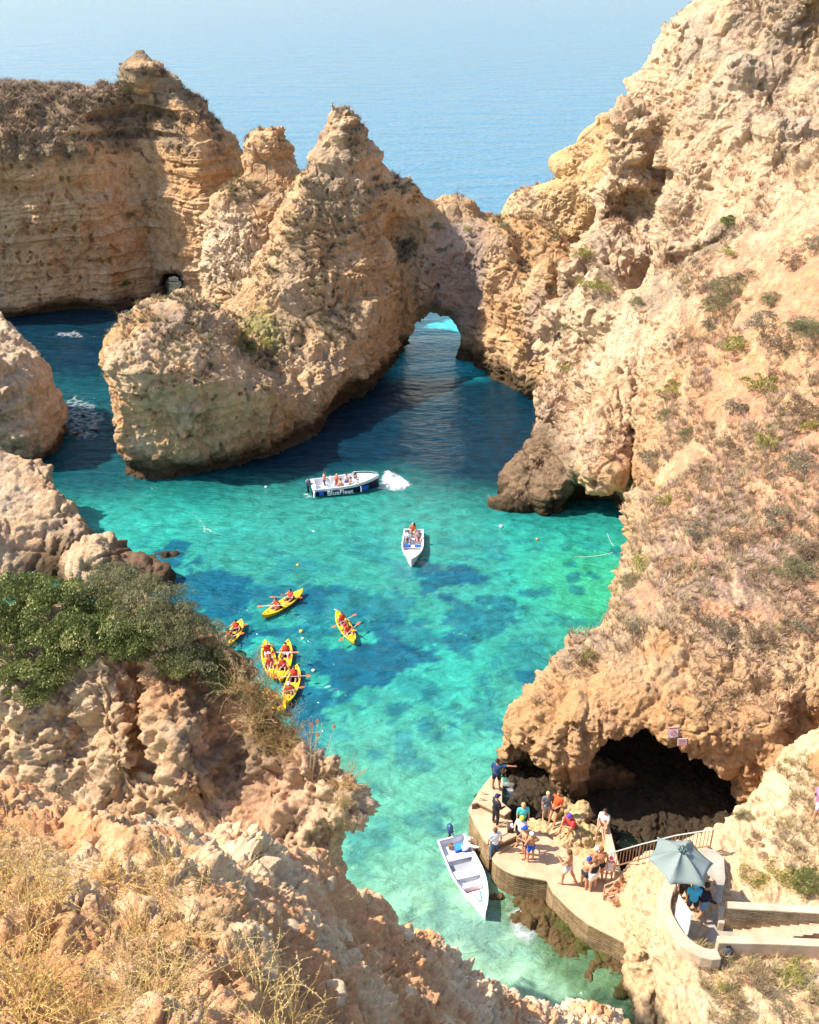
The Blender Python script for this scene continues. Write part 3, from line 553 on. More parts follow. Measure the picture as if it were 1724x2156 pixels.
def sea():
    # one sheet: fine in the cove, coarse rings to the horizon
    h = .22
    xs = np.concatenate([[-9000, -4000, -1500, -600, -250, -110], np.arange(-60, 34, h), [60, 110, 250, 600, 1500, 4000, 9000]])
    ys = np.concatenate([[-200, -50, 0], np.arange(14, 125, h), np.arange(126, 220, 2.), [240, 300, 400, 600, 1000, 2000, 5000, 12000]])
    X, Y = np.meshgrid(xs, ys, indexing='ij'); n, m_ = X.shape
    V = np.stack([X.ravel(), Y.ravel(), np.zeros(X.size)], 1).astype(np.float32)
    I = np.arange(n*m_).reshape(n, m_); F = np.stack([I[:-1, :-1], I[1:, :-1], I[1:, 1:], I[:-1, 1:]], 2).reshape(-1, 4)
    P = V.copy(); x, y = P[:, 0], P[:, 1]
    n1 = fbm(P, 9, 4, off=700); n2 = fbm(P, 3.0, 4, off=710, gain=.55); n3 = fbm(P, 20, 2, off=720)
    OPEN = c3(.06, .21, .32); DEEP_SHADE = c3(.001, .018, .040); TURQ = c3(.028, .235, .190); GRN = c3(.11, .34, .225); SAND = c3(.24, .40, .26)
    C = np.repeat(TURQ[None, :], len(P), 0)
    C = lerp(C, c3(.02, .33, .26), .6*sstep(-.3, .4, n1))
    C = lerp(C, GRN, sstep(46, 30, y+3*n1)*.75)
    C = lerp(C, SAND, sstep(33, 25, y+2*n1-.6*x)*.9)
    C = lerp(C, c3(.04, .33, .15), .7*sstep(6, 11, x+2*n1)*sstep(60, 52, y)*sstep(36, 42, y))
    C = lerp(C, DEEP_SHADE, sstep(58, 69, y+4*n1+.10*x)*.97)  # deep water, colour darkened further for cliff shade and dark reflections
    C = lerp(C, c3(.004, .07, .085), sstep(-17, -20, x+2*n1)*sstep(62, 67, y)*sstep(90, 84, y)*.85)  # left channel: cliff shadow painted into the water colour
    C = lerp(C, c3(.03, .42, .50), sstep(84, 90, y)*sstep(-3.5, -1.0, x)*sstep(8, 6, x)); C = lerp(C, c3(.03, .25, .36), sstep(104, 112, y))  # arch channel: water colour brightened in place of reflected sky
    C = lerp(C, OPEN, sstep(110, 150, y))
    n4 = fbm(P, 1.1, 4, off=730, gain=.6)
    wa, wb, wr_ = worley(P+.35*fbm(P, .9, 3, off=745)[:, None], 1.5, off=9)
    boul = sstep(.42, .30, wa+.35*n4)*(wr_ > .52)
    wa, wb, wr_ = worley(P+.25*fbm(P, .5, 3, off=746)[:, None], .8, off=5)
    boul = np.maximum(boul, sstep(.42, .30, wa+.3*n4)*(wr_ > .62)*sstep(-.2, .2, n2+n1*.5))
    patch = np.maximum(.6*sstep(.19, .27, n2+.35*n3+.35*n4), .95*boul*sstep(-.35, .1, n1+n3))*sstep(60, 55, y)*sstep(22, 32, y+.5*x)*.85
    C = lerp(C, c3(.006, .10, .15), .85*patch)
    for (u, v, rx, ry, k) in ((420, 1255, 4.5, 2.2, .9), (560, 1250, 3, 1.6, .7), (700, 1290, 4, 2.0, .6), (780, 1400, 2.6, 2.2, .95), (930, 1210, 2.6, 1.8, .9), (1010, 1310, 2, 2, .7), (640, 1520, 1.6, 2.6, .9), (600, 1385, 2.4, 2.2, .6),
                            (1110, 1420, 1.3, 1.0, .8), (860, 1340, 2, 1.2, .6), (480, 1300, 2, 1.2, .7), (990, 1215, 1.3, 1, .7), (500, 1345, 1.2, 1.4, .8), (690, 1480, .8, .6, .7), (850, 1560, .8, 1.2, .5), (360, 1180, 1.6, 1.4, .9)):
        c = PZ(u, v); d = np.hypot((x-c.x)/rx, (y-c.y)/ry)+1.1*n2+1.0*n4
        C = lerp(C, c3(.005, .085, .14), k*sstep(.95, .8, d))
    C = lerp(C, c3(.002, .004, .003), .98*sstep(7.6, 8.2, x)*sstep(28.4, 28.8, y)*sstep(45, 44, y)*sstep(18, 16, x)); C = lerp(C, c3(.002, .004, .003), .98*sstep(3.9, 4.15, x)*sstep(31.6, 32.2, y)*sstep(36.2, 35.4, y+1.5*(4.6-x))*sstep(18, 16, x))  # cave shade painted into the water as near black
    C = lerp(C, c3(.05, .10, .03), .75*sstep(2.0, .9, np.abs(x-(4.6+.62*(29.5-y)))-.6+1.2*n2)*sstep(30, 28, y)*sstep(19, 21, y))
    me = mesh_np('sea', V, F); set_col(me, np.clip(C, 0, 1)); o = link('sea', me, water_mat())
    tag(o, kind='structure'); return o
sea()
# ------------------------------------------------------------------ small-object helpers
def simple(name, col, rough=.5, metal=0.0, spec=.4, noise=.08, ns=30.0):
    m, t, b = nodes_of(name); L = t.links.new
    geo = N(t, 'ShaderNodeTexCoord'); n = N(t, 'ShaderNodeTexNoise', Scale=ns, Detail=4.0); L(geo.outputs['Object'], n.inputs['Vector'])
    mr = N(t, 'ShaderNodeMapRange'); mr.inputs['To Min'].default_value = 1-noise*2; mr.inputs['To Max'].default_value = 1+noise*2; L(n.outputs[0], mr.inputs[0])
    vm = N(t, 'ShaderNodeVectorMath', operation='SCALE'); vm.inputs[0].default_value = col; L(mr.outputs[0], vm.inputs['Scale']); L(vm.outputs[0], b.inputs['Base Color'])
    b.inputs['Roughness'].default_value = rough; b.inputs['Metallic'].default_value = metal; b.inputs['Specular IOR Level'].default_value = spec
    return m
_mc = {}
def mat(col, rough=.6, metal=0.0, name=None):
    k = (tuple(round(c, 3) for c in col), rough, metal)
    if k not in _mc: _mc[k] = simple(name or 'paint_%d' % len(_mc), col, rough, metal)
    return _mc[k]
M_VCOL, _t, _b = nodes_of('skin'); _a = N(_t, 'ShaderNodeAttribute', attribute_name='Col'); _t.links.new(_a.outputs['Color'], _b.inputs['Base Color'])
_b.inputs['Roughness'].default_value = .5; _b.inputs['Subsurface Weight'].default_value = 0.0
class MB:
    def __init__(s): s.bm = bmesh.new()
    def box(s, c, d, rz=0.0, rot=None, bevel=0.0):
        M = Matrix.Translation(c) @ (rot.to_4x4() if rot is not None else Matrix.Rotation(rz, 4, 'Z')) @ Matrix.Diagonal((d[0], d[1], d[2], 1))
        r = bmesh.ops.create_cube(s.bm, size=1.0, matrix=M)
        if bevel > 0:
            ed = list({e for v in r['verts'] for e in v.link_edges}); bmesh.ops.bevel(s.bm, geom=ed, offset=bevel, segments=2, affect='EDGES')
        return s
    def tube(s, pts, r, n=8, cap=True, r2=None):
        pts = [Vector(p) for p in pts]; rings = []
        for i, p in enumerate(pts):
            d = (pts[min(i+1, len(pts)-1)]-pts[max(i-1, 0)]).normalized()
            a = d.orthogonal().normalized() if abs(d.z) > .95 else d.cross(Vector((0, 0, 1))).normalized(); b = d.cross(a)
            rr = r[i] if isinstance(r, (list, tuple)) else (r if r2 is None else r+(r2-r)*i/(len(pts)-1))
            rings.append([s.bm.verts.new(p+(a*math.cos(2*math.pi*k/n)+b*math.sin(2*math.pi*k/n))*rr) for k in range(n)])
        for A, B in zip(rings, rings[1:]):
            for k in range(n): s.bm.faces.new((A[k], A[(k+1) % n], B[(k+1) % n], B[k]))
        if cap: s.bm.faces.new(rings[0][::-1]); s.bm.faces.new(rings[-1])
        return s
    def ball(s, c, r, seg=14, rot=None):
        r = (r, r, r) if np.isscalar(r) else r
        M = Matrix.Translation(c) @ (rot.to_4x4() if rot is not None else Matrix.Identity(4)) @ Matrix.Diagonal((*r, 1)); bmesh.ops.create_uvsphere(s.bm, u_segments=seg, v_segments=seg*2//3, radius=1, matrix=M); return s
    def grid(s, rows, closed=False):
        vs = [[s.bm.verts.new(p) for p in r] for r in rows]
        for A, B in zip(vs, vs[1:]):
            for k in range(len(A)-(0 if closed else 1)):
                q = (A[k], A[(k+1) % len(A)], B[(k+1) % len(A)], B[k])
                if len(set(q)) == 4: s.bm.faces.new(q)
        return vs
    def prism(s, poly, z0, z1):
        lo = [s.bm.verts.new((p[0], p[1], z0 if np.isscalar(z0) else z0[i])) for i, p in enumerate(poly)]
        hi = [s.bm.verts.new((p[0], p[1], z1 if np.isscalar(z1) else z1[i])) for i, p in enumerate(poly)]
        n = len(poly)
        for k in range(n): s.bm.faces.new((lo[k], lo[(k+1) % n], hi[(k+1) % n], hi[k]))
        s.bm.faces.new(hi); s.bm.faces.new(lo[::-1]); return s
    def build(s, name, m, parent=None, smooth=True, bevel=0.0, weld=False):
        if weld: bmesh.ops.remove_doubles(s.bm, verts=s.bm.verts, dist=1e-4)
        bmesh.ops.recalc_face_normals(s.bm, faces=s.bm.faces)
        me = bpy.data.meshes.new(name); s.bm.to_mesh(me); s.bm.free()
        me.polygons.foreach_set('use_smooth', [smooth]*len(me.polygons))
        o = link(name, me, m, parent)
        if bevel > 0:
            md = o.modifiers.new('b', 'BEVEL'); md.width = bevel; md.segments = 2; md.limit_method = 'ANGLE'; md.angle_limit = .6
        if smooth:
            try: me.set_sharp_from_angle(angle=math.radians(38))
            except Exception: pass
        return o
def mat_grid(o): return o
# ------------------------------------------------------------------ people
V3 = Vector
def nv(*a): return Vector(a).normalized()
STAND = dict(lean=(0, .03, 1), ua=[(-.18, .0, -1), (.18, .0, -1)], fa=[(-.05, .2, -1), (.05, .2, -1)], th=[(-.10, .02, -1), (.10, .06, -1)], sh=[(-.03, -.05, -1), (.03, -.08, -1)], look=(0, 1, -.05))
def P_(**k): d = dict(STAND); d.update(k); return d
HIPS = P_(ua=[(-.75, -.15, -1), (.75, -.15, -1)], fa=[(.7, .3, -.5), (-.7, .3, -.5)])
WALK = P_(th=[(-.1, .35, -1), (.1, -.25, -1)], sh=[(-.03, .0, -1), (.03, -.5, -1)], ua=[(-.2, -.35, -1), (.2, .35, -1)], fa=[(-.05, .1, -1), (.05, .8, -.7)])
FOLD = P_(ua=[(-.25, .1, -1), (.25, .1, -1)], fa=[(.6, .8, .15), (-.6, .8, .1)])
REACH = P_(ua=[(-.2, .1, -1), (.95, .25, .1)], fa=[(0, .5, -1), (1, .1, .15)])
SIT = P_(lean=(0, .12, 1), th=[(-.18, 1, -.05), (.18, 1, -.02)], sh=[(0, .15, -1), (0, .2, -1)], ua=[(-.2, .35, -1), (.2, .35, -1)], fa=[(.25, 1, -.25), (-.25, 1, -.25)])
SITLOW = P_(lean=(0, .45, 1), th=[(-.3, 1, .45), (.3, 1, .4)], sh=[(0, .35, -1), (0, .45, -1)], ua=[(-.2, .7, -.8), (.2, .7, -.8)], fa=[(.5, .6, .3), (-.5, .6, .25)], look=(0, 1, -.5))
PADDLE = P_(lean=(0, -.02, 1), th=[(-.22, 1, .22), (.22, 1, .22)], sh=[(.05, 1, -.42), (-.05, 1, -.42)], ua=[(-.5, .55, -.75), (.5, .55, -.5)], fa=[(-.25, 1, .05), (.25, 1, .3)])
PADDLE2 = P_(lean=(.05, .18, 1), th=[(-.22, 1, .3), (.22, 1, .25)], sh=[(.05, 1, -.5), (-.05, 1, -.5)], ua=[(-.45, .7, -.4), (.5, .5, -.8)], fa=[(-.3, 1, .25), (.2, 1, .0)])
def cap_d(X, Y, Z, a, b, ra, rb):
    e = b-a; wx = X-a[0]; wy = Y-a[1]; wz = Z-a[2]
    t = np.clip((wx*e[0]+wy*e[1]+wz*e[2])/max(e.length_squared, 1e-9), 0, 1)
    return np.sqrt((wx-e[0]*t)**2+(wy-e[1]*t)**2+(wz-e[2]*t)**2)-(ra+(rb-ra)*t)
def person(label, loc, rz, pose, skin=(.50, .27, .16), wear=(), hair=(.05, .03, .02), hat=None, sc=1.0, long_hair=False, fat=1.0, group=None, seat=False, female=False):
    """loc is the point under the feet (standing) or under the seat (sitting)."""
    J = {}; pel = V3((0, 0, 0)); up = nv(*pose['lean']); look = nv(*pose['look'])
    chest = pel+up*.30; neck = pel+up*.50; head = neck+(up*.7+V3((0, 0, .3))).normalized()*.155+look*.02
    sw = .165 if female else .185
    arms = []
    for i, sx in enumerate((-1, 1)):
        s = neck-up*.05+V3((sx*sw, 0, 0)); e = s+nv(*pose['ua'][i])*.28; wv = nv(*pose['fa'][i]); w = e+wv*.25; arms.append((s, e, w, wv))
    legs = []
    for i, sx in enumerate((-1, 1)):
        h = pel+V3((sx*.088, 0, -.02)); k = h+nv(*pose['th'][i])*.43; sv = nv(*pose['sh'][i]); a = k+sv*.41
        if abs(sv.z) > .6: toe = a+V3((sx*.03, .15, -.035))
        else: toe = a+V3((sx*.03, .05, .13))
        legs.append((h, k, a, toe))
    if seat: off = V3((0, 0, .115))
    else:
        low = min(min(l[2].z, l[3].z) for l in legs); off = V3((0, 0, -low+.035))
    allp = [head]+[p for a in arms for p in a[:3]]+[p for l in legs for p in l]+[pel, neck]
    lo = V3([min(p[i] for p in allp)-.24 for i in range(3)]); hi = V3([max(p[i] for p in allp)+.24 for i in range(3)])
    h = .02
    ax = [np.arange(lo[i], hi[i]+h, h, dtype=np.float32) for i in range(3)]
    X = ax[0][:, None, None]; Y = ax[1][None, :, None]; Z = ax[2][None, None, :]
    c = lambda a, b, ra, rb: cap_d(X, Y, Z, a, b, ra, rb)
    def torso(g):
        t = smin(c(pel+V3((-.06, 0, .0)), pel+V3((.06, 0, .0)), .115*fat+g, .115*fat+g), c(pel+up*.12, chest, .118*fat+g, .125*fat+g), .07)
        t = smin(t, c(chest+V3((-.06, 0, .02)), chest+V3((.06, 0, .02)), .115*fat+g, .115*fat+g), .06)
        return smin(t, c(neck-up*.06+V3((-sw+.05, 0, 0)), neck-up*.06+V3((sw-.05, 0, 0)), .068+g, .068+g), .07)
    def arm(i, g, t=1.0):
        s, e, w, wv = arms[i]
        d = c(s, s+(e-s)*min(t, 1), .052+g, .052-.012*min(t, 1)+g)
        if t > 1: d = smin(d, c(e, e+(w-e)*min(1, t-1), .040+g, .040-.014*min(1, t-1)+g), .03)
        return d
    def leg(i, g, t=2.0):
        hh, k, a, toe = legs[i]
        d = c(hh, hh+(k-hh)*min(t, 1), .088*fat+g, (.088-.030*min(t, 1))*fat+g)
        if t > 1: d = smin(d, c(k, k+(a-k)*min(1, t-1), .056+g, .056-.020*min(1, t-1)+g), .03)
        return d
    B = torso(0)
    for i in (0, 1): B = smin(B, arm(i, 0, 2), .04); B = smin(B, leg(i, 0, 2), .05)
    for i in (0, 1):
        hh, k, a, toe = legs[i]; B = smin(B, c(a+V3((0, -.02, -.005)), toe, .040, .030), .03); B = smin(B, c(k+(a-k)*.25+V3((0, -.015, 0)), k+(a-k)*.4+V3((0, -.012, 0)), .05, .045), .03)
        s, e, w, wv = arms[i]; B = smin(B, c(w, w+wv*.075, .026, .030), .02)
    B = smin(B, c(neck-up*.04, head-V3((0, 0, .04)), .052, .05), .03)
    hd = smin(c(head+V3((0, 0, .035))-look*.015, head+V3((0, 0, .03))+look*.01, .088, .080), c(head-V3((0, 0, .035))+look*.025, head-V3((0, 0, .06))+look*.035, .062, .045), .05)
    side = look.cross(V3((0, 0, 1))).normalized()
    hd = smin(hd, c(head+look*.088+V3((0, 0, .01)), head+look*.112-V3((0, 0, .022)), .010, .016), .012)
    for sx in (-1, 1): hd = smin(hd, c(head+side*sx*.082+V3((0, 0, .012)), head+side*sx*.085-V3((0, 0, .022)), .016, .012), .01)
    B = smin(B, hd, .02)
    Vv, Fq = surfnet(B, np.array(lo, np.float32), h)
    Cc = np.repeat(np.array(skin, np.float32)[None], len(Vv), 0)*(1+.12*fbm(Vv, .12, 2)[:, None])
    # lips and eyes
    hp = np.array(head, np.float32); lk = np.array(look, np.float32); sd_ = np.array(side, np.float32)
    extraV = []; extraF = []; extraC = []; base = len(Vv)
    def addtube(pts, rads, col, n=6):
        nonlocal base
        rings = []
        for i, p in enumerate(pts):
            d = (pts[min(i+1, len(pts)-1)]-pts[max(i-1, 0)]).normalized(); a = d.orthogonal().normalized(); b = d.cross(a)
            rings.append([p+(a*math.cos(2*math.pi*k/n)+b*math.sin(2*math.pi*k/n))*rads[i] for k in range(n)])
        for r in rings: extraV.extend([tuple(q) for q in r])
        for i in range(len(rings)-1):
            for k in range(n): extraF.append((base+i*n+k, base+i*n+(k+1) % n, base+(i+1)*n+(k+1) % n, base+(i+1)*n+k))
        extraC.extend([col]*(n*len(rings))); base += n*len(rings)
    for sx in (-1, 1):
        e = head+look*.083+side*sx*.032+V3((0, 0, .014)); addtube([e-look*.01, e+look*.004, e+look*.009], [.014, .012, .002], (.03, .02, .02))
    mth = head+look*.080-V3((0, 0, .045)); addtube([mth-side*.022, mth+look*.008, mth+side*.022], [.004, .008, .004], (.35, .10, .08))
    for i, sx in enumerate((-1, 1)):
        s, e, w, wv = arms[i]; palm = w+wv*.075
        ac = (V3((sx, 0, 0))-wv*wv.dot(V3((sx, 0, 0)))); ac = ac.normalized() if ac.length > .1 else V3((0, 1, 0)); curl = wv.cross(ac).normalized()*(1 if wv.cross(ac).dot(V3((0, 0, -1))) > 0 else -1)
        for q in range(4):
            o = palm+ac*(-.027+.018*q); ln = (.062, .074, .070, .054)[q]
            addtube([o, o+wv*ln*.45+curl*.004, o+wv*ln*.75+curl*ln*.35, o+wv*ln*.85+curl*ln*.65], [.0095, .009, .008, .005], skin)
        o = w+wv*.03-ac*.028; addtube([o, o-ac*.022+wv*.03, o-ac*.022+wv*.058+curl*.012], [.011, .010, .007], skin)
    V2 = np.concatenate([Vv, np.array(extraV, np.float32)]); F2 = np.concatenate([Fq, np.array(extraF, np.int32)]); C2 = np.concatenate([Cc, np.array(extraC, np.float32)])
    root = empty('person', loc, rz); root.scale = (sc, sc, sc); tag(root, label, 'person', group)
    om = V3((off[0], off[1], off[2]))
    me = mesh_np('body', V2, F2); set_col(me, C2); b = link('body', me, M_VCOL, root); b.location = om
    def garment(name, Fd, col, rough=.85):
        v, q = surfnet(Fd.astype(np.float32), np.array(lo, np.float32), h)
        if len(q) == 0: return
        me = mesh_np(name, v, q); o = link(name, me, mat(col, rough), root); o.location = om
    ux = (X-pel[0])*up[0]+(Y-pel[1])*up[1]+(Z-pel[2])*up[2]       # height along the trunk
    for wdef in wear:
        k, col = wdef[0], wdef[1]; a = wdef[2] if len(wdef) > 2 else None
        if k == 'shirt':
            d = torso(.016)
            for i in (0, 1): d = smin(d, arm(i, .018, .6 if a is None else a), .03)
            d = np.maximum(d, -(ux+.06)); d = np.maximum(d, -(c(neck+up*.02, head, .07, .08)))
            garment('shirt', d, col)
        elif k == 'vest':
            d = np.maximum(torso(.040), -(ux-.10)); d = np.maximum(d, -(c(neck+up*.03, head, .075, .09)))
            garment('life_jacket', d, col, .7)
        elif k == 'top':
            d = np.maximum(np.maximum(torso(.012), -(ux-(a or .24))), ux-.44); garment('swim_top', d, col)
        elif k in ('shorts', 'trousers', 'skirt', 'trunks'):
            t = {'shorts': .62, 'trousers': 1.9, 'skirt': .55, 'trunks': .30}[k] if a is None else a
            g = .02 if k != 'skirt' else .04
            d = np.maximum(torso(.014), ux-.10)
            for i in (0, 1): d = smin(d, leg(i, g, t), .04 if k != 'skirt' else .12)
            d = np.maximum(d, ux-.10); garment(k if k != 'trunks' else 'swim_shorts', d, col)
        elif k == 'suit':
            d = torso(.014)
            for i in (0, 1): d = smin(d, arm(i, .014, 1.9), .03); d = smin(d, leg(i, .016, 1.85), .04)
            d = np.maximum(d, -(c(neck+up*.03, head, .068, .08))); garment('wetsuit', d, col, .6)
        elif k == 'bag':
            garment('backpack', c(chest-V3((0, .17, -.06)), chest-V3((0, .16, .14)), .10, .11), col)
        elif k == 'strap':
            garment('strap', np.maximum(np.abs(c(neck+V3((.12, 0, 0)), pel+V3((-.16, .0, .1)), 0, 0)-0)-.03, torso(.022)), col)
    if hair is not None:
        d = c(head+V3((0, 0, .045))-look*.022, head+V3((0, 0, .04))-look*.0, .099, .090)
        front = (X-head[0])*look[0]+(Y-head[1])*look[1]+(Z-head[2])*look[2]
        d = np.maximum(d, front-.045-.6*(Z-head[2]-.03)); d = np.maximum(d, -(Z-(head[2]-.05)))
        if long_hair: d = smin(d, c(head-look*.07+V3((0, 0, .02)), neck-look*.11-up*.10, .07, .045), .04)
        garment('hair', d, hair)
    if hat is not None:
        d = c(head+V3((0, 0, .055))-look*.012, head+V3((0, 0, .05))+look*.008, .106, .100); d = np.maximum(d, -(Z-(head[2]+.035)))
        br = np.maximum(c(head+look*.06+V3((0, 0, .045)), head+look*.12+V3((0, 0, .038)), .07, .06), np.abs(Z-(head[2]+.045))-.014)
        garment('cap', np.minimum(d, br), hat)
    return root
# ------------------------------------------------------------------ boats
def hull(L, W, D, root, m_out, m_in, sheer=.25, freeboard=.55, deck_t=.66, floor=.12, rim=.07, draft=.18, m_low=None, low_z=.0, bow=2.2, pw=.55):
    n = 26
    def hb(t): return W/2*(1-.12*(1-t)**2)*max(0.0, 1-max(0, (t-.42)/.58)**bow)**.92
    def zs(t): return freeboard+sheer*t**2.2
    rows = []
    for i in range(n+1):
        t = i/n; x = t*L*(1); b = max(hb(t), .012); z = zs(t); keel = -draft+max(0, t-.72)**2*draft*9
        sec = []
        for k in range(-8, 9):
            q = k/8; a = abs(q)
            yy = b*(a**pw)*(1 if q > 0 else -1)*(.80+.20*a**2); zz = keel+(z-keel)*a**2.1
            sec.append((x+(.18*L*.25*a*max(0, t-.7)), yy, zz))
        rows.append(sec)
    mb = MB(); mb.grid(rows); mb.bm.faces.new([mb.bm.verts.new(p) for p in rows[0]])
    h = mb.build('hull', m_out, root, weld=True)
    if m_low is not None:
        h.data.materials.append(m_low)
        for p in h.data.polygons:
            if p.center.z < low_z+.10*(p.center.x/L)**2: p.material_index = 1
    # rim (gunwale)
    mb = MB(); pr = []
    for i in range(n+1):
        t = i/n; r = rows[i]; b = r[-1][1]; x = r[-1][0]; pr.append((x, b, zs(t)))
    loop = [V3((p[0], -p[1], p[2])) for p in pr]+[V3(p) for p in pr[::-1]]
    outer, inner = [], []
    cx = V3((L*.45, 0, 0))
    for p in loop:
        q = V3((p.x-(.06 if p.x > L*.8 else 0), p.y*(1-rim*2/W*1.0) if abs(p.y) > .05 else p.y, p.z)); outer.append(p); inner.append(q)
    inner[0].x = inner[-1].x = rim
    m_ = len(loop); ring = []
    for i in range(m_):
        o_, q = outer[i], inner[i]
        ring.append([o_+V3((0, 0, -.03)), o_+V3((0, 0, .025)), q+V3((0, 0, .025)), q+V3((0, 0, -.03))])
    ring.append(ring[0]); mb.grid(ring, closed=True); mb.build('gunwale', m_in, root, weld=True)
    # inner liner: sides down to the floor, open well up to deck_t
    mb = MB(); rows2 = []
    for i in range(n+1):
        t = i/n*deck_t; b = max(hb(t)-rim, .03); z = zs(t); fb = b*.82
        x = rim+(t*L-rim*0) if i == 0 else t*L+(rim if t < .02 else 0)
        rows2.append([(x, -b, z), (x, -fb, floor), (x, 0, floor), (x, fb, floor), (x, b, z)])
    mb.grid(rows2)
    for r in (rows2[0], rows2[-1]): mb.bm.faces.new([mb.bm.verts.new(p) for p in r])
    mb.build('liner', m_in, root, smooth=False)
    # foredeck
    mb = MB(); rows3 = []
    for i in range(11):
        t = deck_t+(1-deck_t)*i/10; b = max(hb(t)-.01, .005); z = zs(t)
        xx = t*L+.18*L*.25*max(0, t-.7)
        rows3.append([(xx, b*q, z+.012+.05*(1-q*q)*(1-.5*i/10)) for q in (-1, -.6, -.2, .2, .6, 1)])
    mb.grid(rows3); mb.build('foredeck', m_in, root)
    return hb, zs
def outboard(root, x, z, m_cowl, m_leg, s=1.0):
    mb = MB(); mb.ball((x-.16*s, 0, z+.32*s), (.19*s, .14*s, .20*s)); mb.box((x-.14*s, 0, z+.2*s), (.30*s, .24*s, .16*s), bevel=.03*s); o = mb.build('outboard_motor', m_cowl, root)
    mb = MB(); mb.box((x-.17*s, 0, z-.12*s), (.13*s, .08*s, .55*s), bevel=.02*s); mb.box((x-.19*s, 0, z-.36*s), (.28*s, .05*s, .05*s), bevel=.01*s); mb.tube([(x-.05*s, 0, z+.2*s), (x+.22*s, .04*s, z+.26*s)], .018*s); mb.build('shaft', m_leg, o)
WHITE = mat((.80, .80, .82), .35); WHITE2 = mat((.72, .72, .76), .5); NAVY = mat((.010, .018, .05), .4); BLUE = mat((.02, .10, .50), .4); BLACK = mat((.02, .02, .022), .5)
STEEL = mat((.55, .56, .58), .35, .9); ORANGE = mat((.75, .13, .02), .6); YELLOW = mat((.80, .48, .015), .35); RED = mat((.62, .03, .03), .5)
def place(root, stern, bow):
    d = bow-stern; root.location = (stern.x, stern.y, 0); root.rotation_euler = (0, 0, math.atan2(d.y, d.x)); return math.hypot(d.x, d.y)
def on(root, x, y, z):
    a = root.rotation_euler.z; return V3((root.location.x+x*math.cos(a)-y*math.sin(a), root.location.y+x*math.sin(a)+y*math.cos(a), root.location.z+z))
BR = []
# tour boat with lettering
tb = empty('tour_boat'); tag(tb, 'white and navy tour boat lettered BlueFleet, heading right through foam', 'boat')
Lb = place(tb, PZ(655, 1037), PZ(796, 1023)); ab = tb.rotation_euler.z
hb, zs = hull(Lb, 1.9, .6, tb, WHITE, WHITE, sheer=.30, freeboard=.62, deck_t=.72, floor=.15, m_low=NAVY, low_z=.52, pw=.16)
for x, m_ in ((.95, WHITE), (1.75, WHITE), (2.45, WHITE), (3.1, WHITE)):
    mb = MB(); mb.box((x+.1, 0, .30), (.30, 1.25, .28), bevel=.03); mb.build('bench', WHITE2, tb)
mb = MB(); mb.box((1.35, .1, .52), (.28, .5, .7), bevel=.04); mb.box((1.44, .1, .95), (.03, .46, .22), bevel=.005); mb.build('console', WHITE, tb)
mb = MB(); mb.box((.16, 0, .66), (.32, 1.5, .10), bevel=.03); mb.build('stern_platform', WHITE, tb)
outboard(tb, .0, .5, mat((.12, .14, .17), .3), BLACK, 1.15)
for sg in (-1, 1):
    mb = MB(); pts = [V3((t*Lb+(.02 if t > .8 else 0), sg*(hb(t)-.05), zs(t)+h_)) for t, h_ in ((.62, .02), (.66, .18), (.8, .22), (.92, .2), (.985, .16))]; mb.tube(pts, .018); 
    for t in (.8, .92): mb.tube([(t*Lb, sg*(hb(t)-.05), zs(t)), (t*Lb, sg*(hb(t)-.05), zs(t)+.2)], .014)
    mb.build('bow_rail', STEEL, tb)
mb = MB(); mb.tube([(.12, -.88, .62), (.12, -.96, .5), (.1, -1.0, .12)], [.03, .07, .07]); mb.build('fender', WHITE, tb)
mb = MB(); mb.tube([(3.42, -1.0, .62), (3.44, -1.02, .45), (3.44, -1.02, .22)], .035); mb.build('fender', WHITE, tb)
def lettering(txt, size, root, loc, rot, m, name='lettering', depth=.006, bold=True):
    cu = bpy.data.curves.new(name, 'FONT'); cu.body = txt; cu.size = size; cu.extrude = depth; cu.align_x = 'CENTER'; cu.align_y = 'CENTER'; cu.offset = size*.012 if bold else 0
    o = bpy.data.objects.new('t', cu); COL.objects.link(o); dg = bpy.context.evaluated_depsgraph_get(); me = bpy.data.meshes.new_from_object(o.evaluated_get(dg)); bpy.data.objects.remove(o)
    me.name = name; r = link(name, me, m, root); r.location = loc; r.rotation_euler = rot; return r
sg = lettering('BlueFleet', .50, tb, (1.95, -.955, .28), (math.radians(94), 0, math.radians(-.5)), mat((.85, .85, .85), .5), depth=.02)
mb = MB(); mb.box((.62, -.90, .28), (.34, .06, .26)); mb.build('blue_panel', BLUE, tb)
mb = MB(); mb.box((3.72, -.80, .36), (.62, .05, .30), rz=math.radians(17)); mb.build('blue_panel', BLUE, tb)
sk = [(.52, .27, .16), (.60, .34, .22), (.42, .20, .11), (.56, .30, .19)]
def rider(root, label, x, y, z, rz, pose, seat=True, **k):
    k.setdefault('sc', .78); return person(label, on(root, x, y, z), root.rotation_euler.z+rz, pose, seat=seat, **k)
G1 = 'people riding in the tour boat'
rider(tb, 'driver in brown trousers standing at the tour boat console', .98, .12, .15, -1.57, P_(fa=[(.2, 1, 0), (-.2, 1, 0)]), seat=False, wear=[('trousers', (.12, .09, .07)), ('shirt', (.55, .25, .18))], hair=(.10, .05, .03), group=G1)
rider(tb, 'fair passenger in an orange top on the second tour boat bench', 1.86, .30, .44, -1.57, SIT, wear=[('vest', (.75, .12, .05)), ('shorts', (.6, .2, .15))], hair=(.55, .38, .18), group=G1)
rider(tb, 'bare shouldered passenger nearest the BlueFleet lettering', 1.9, -.42, .44, -1.3, SITLOW, wear=[('trunks', (.6, .08, .05))], hair=(.08, .05, .03), group=G1)
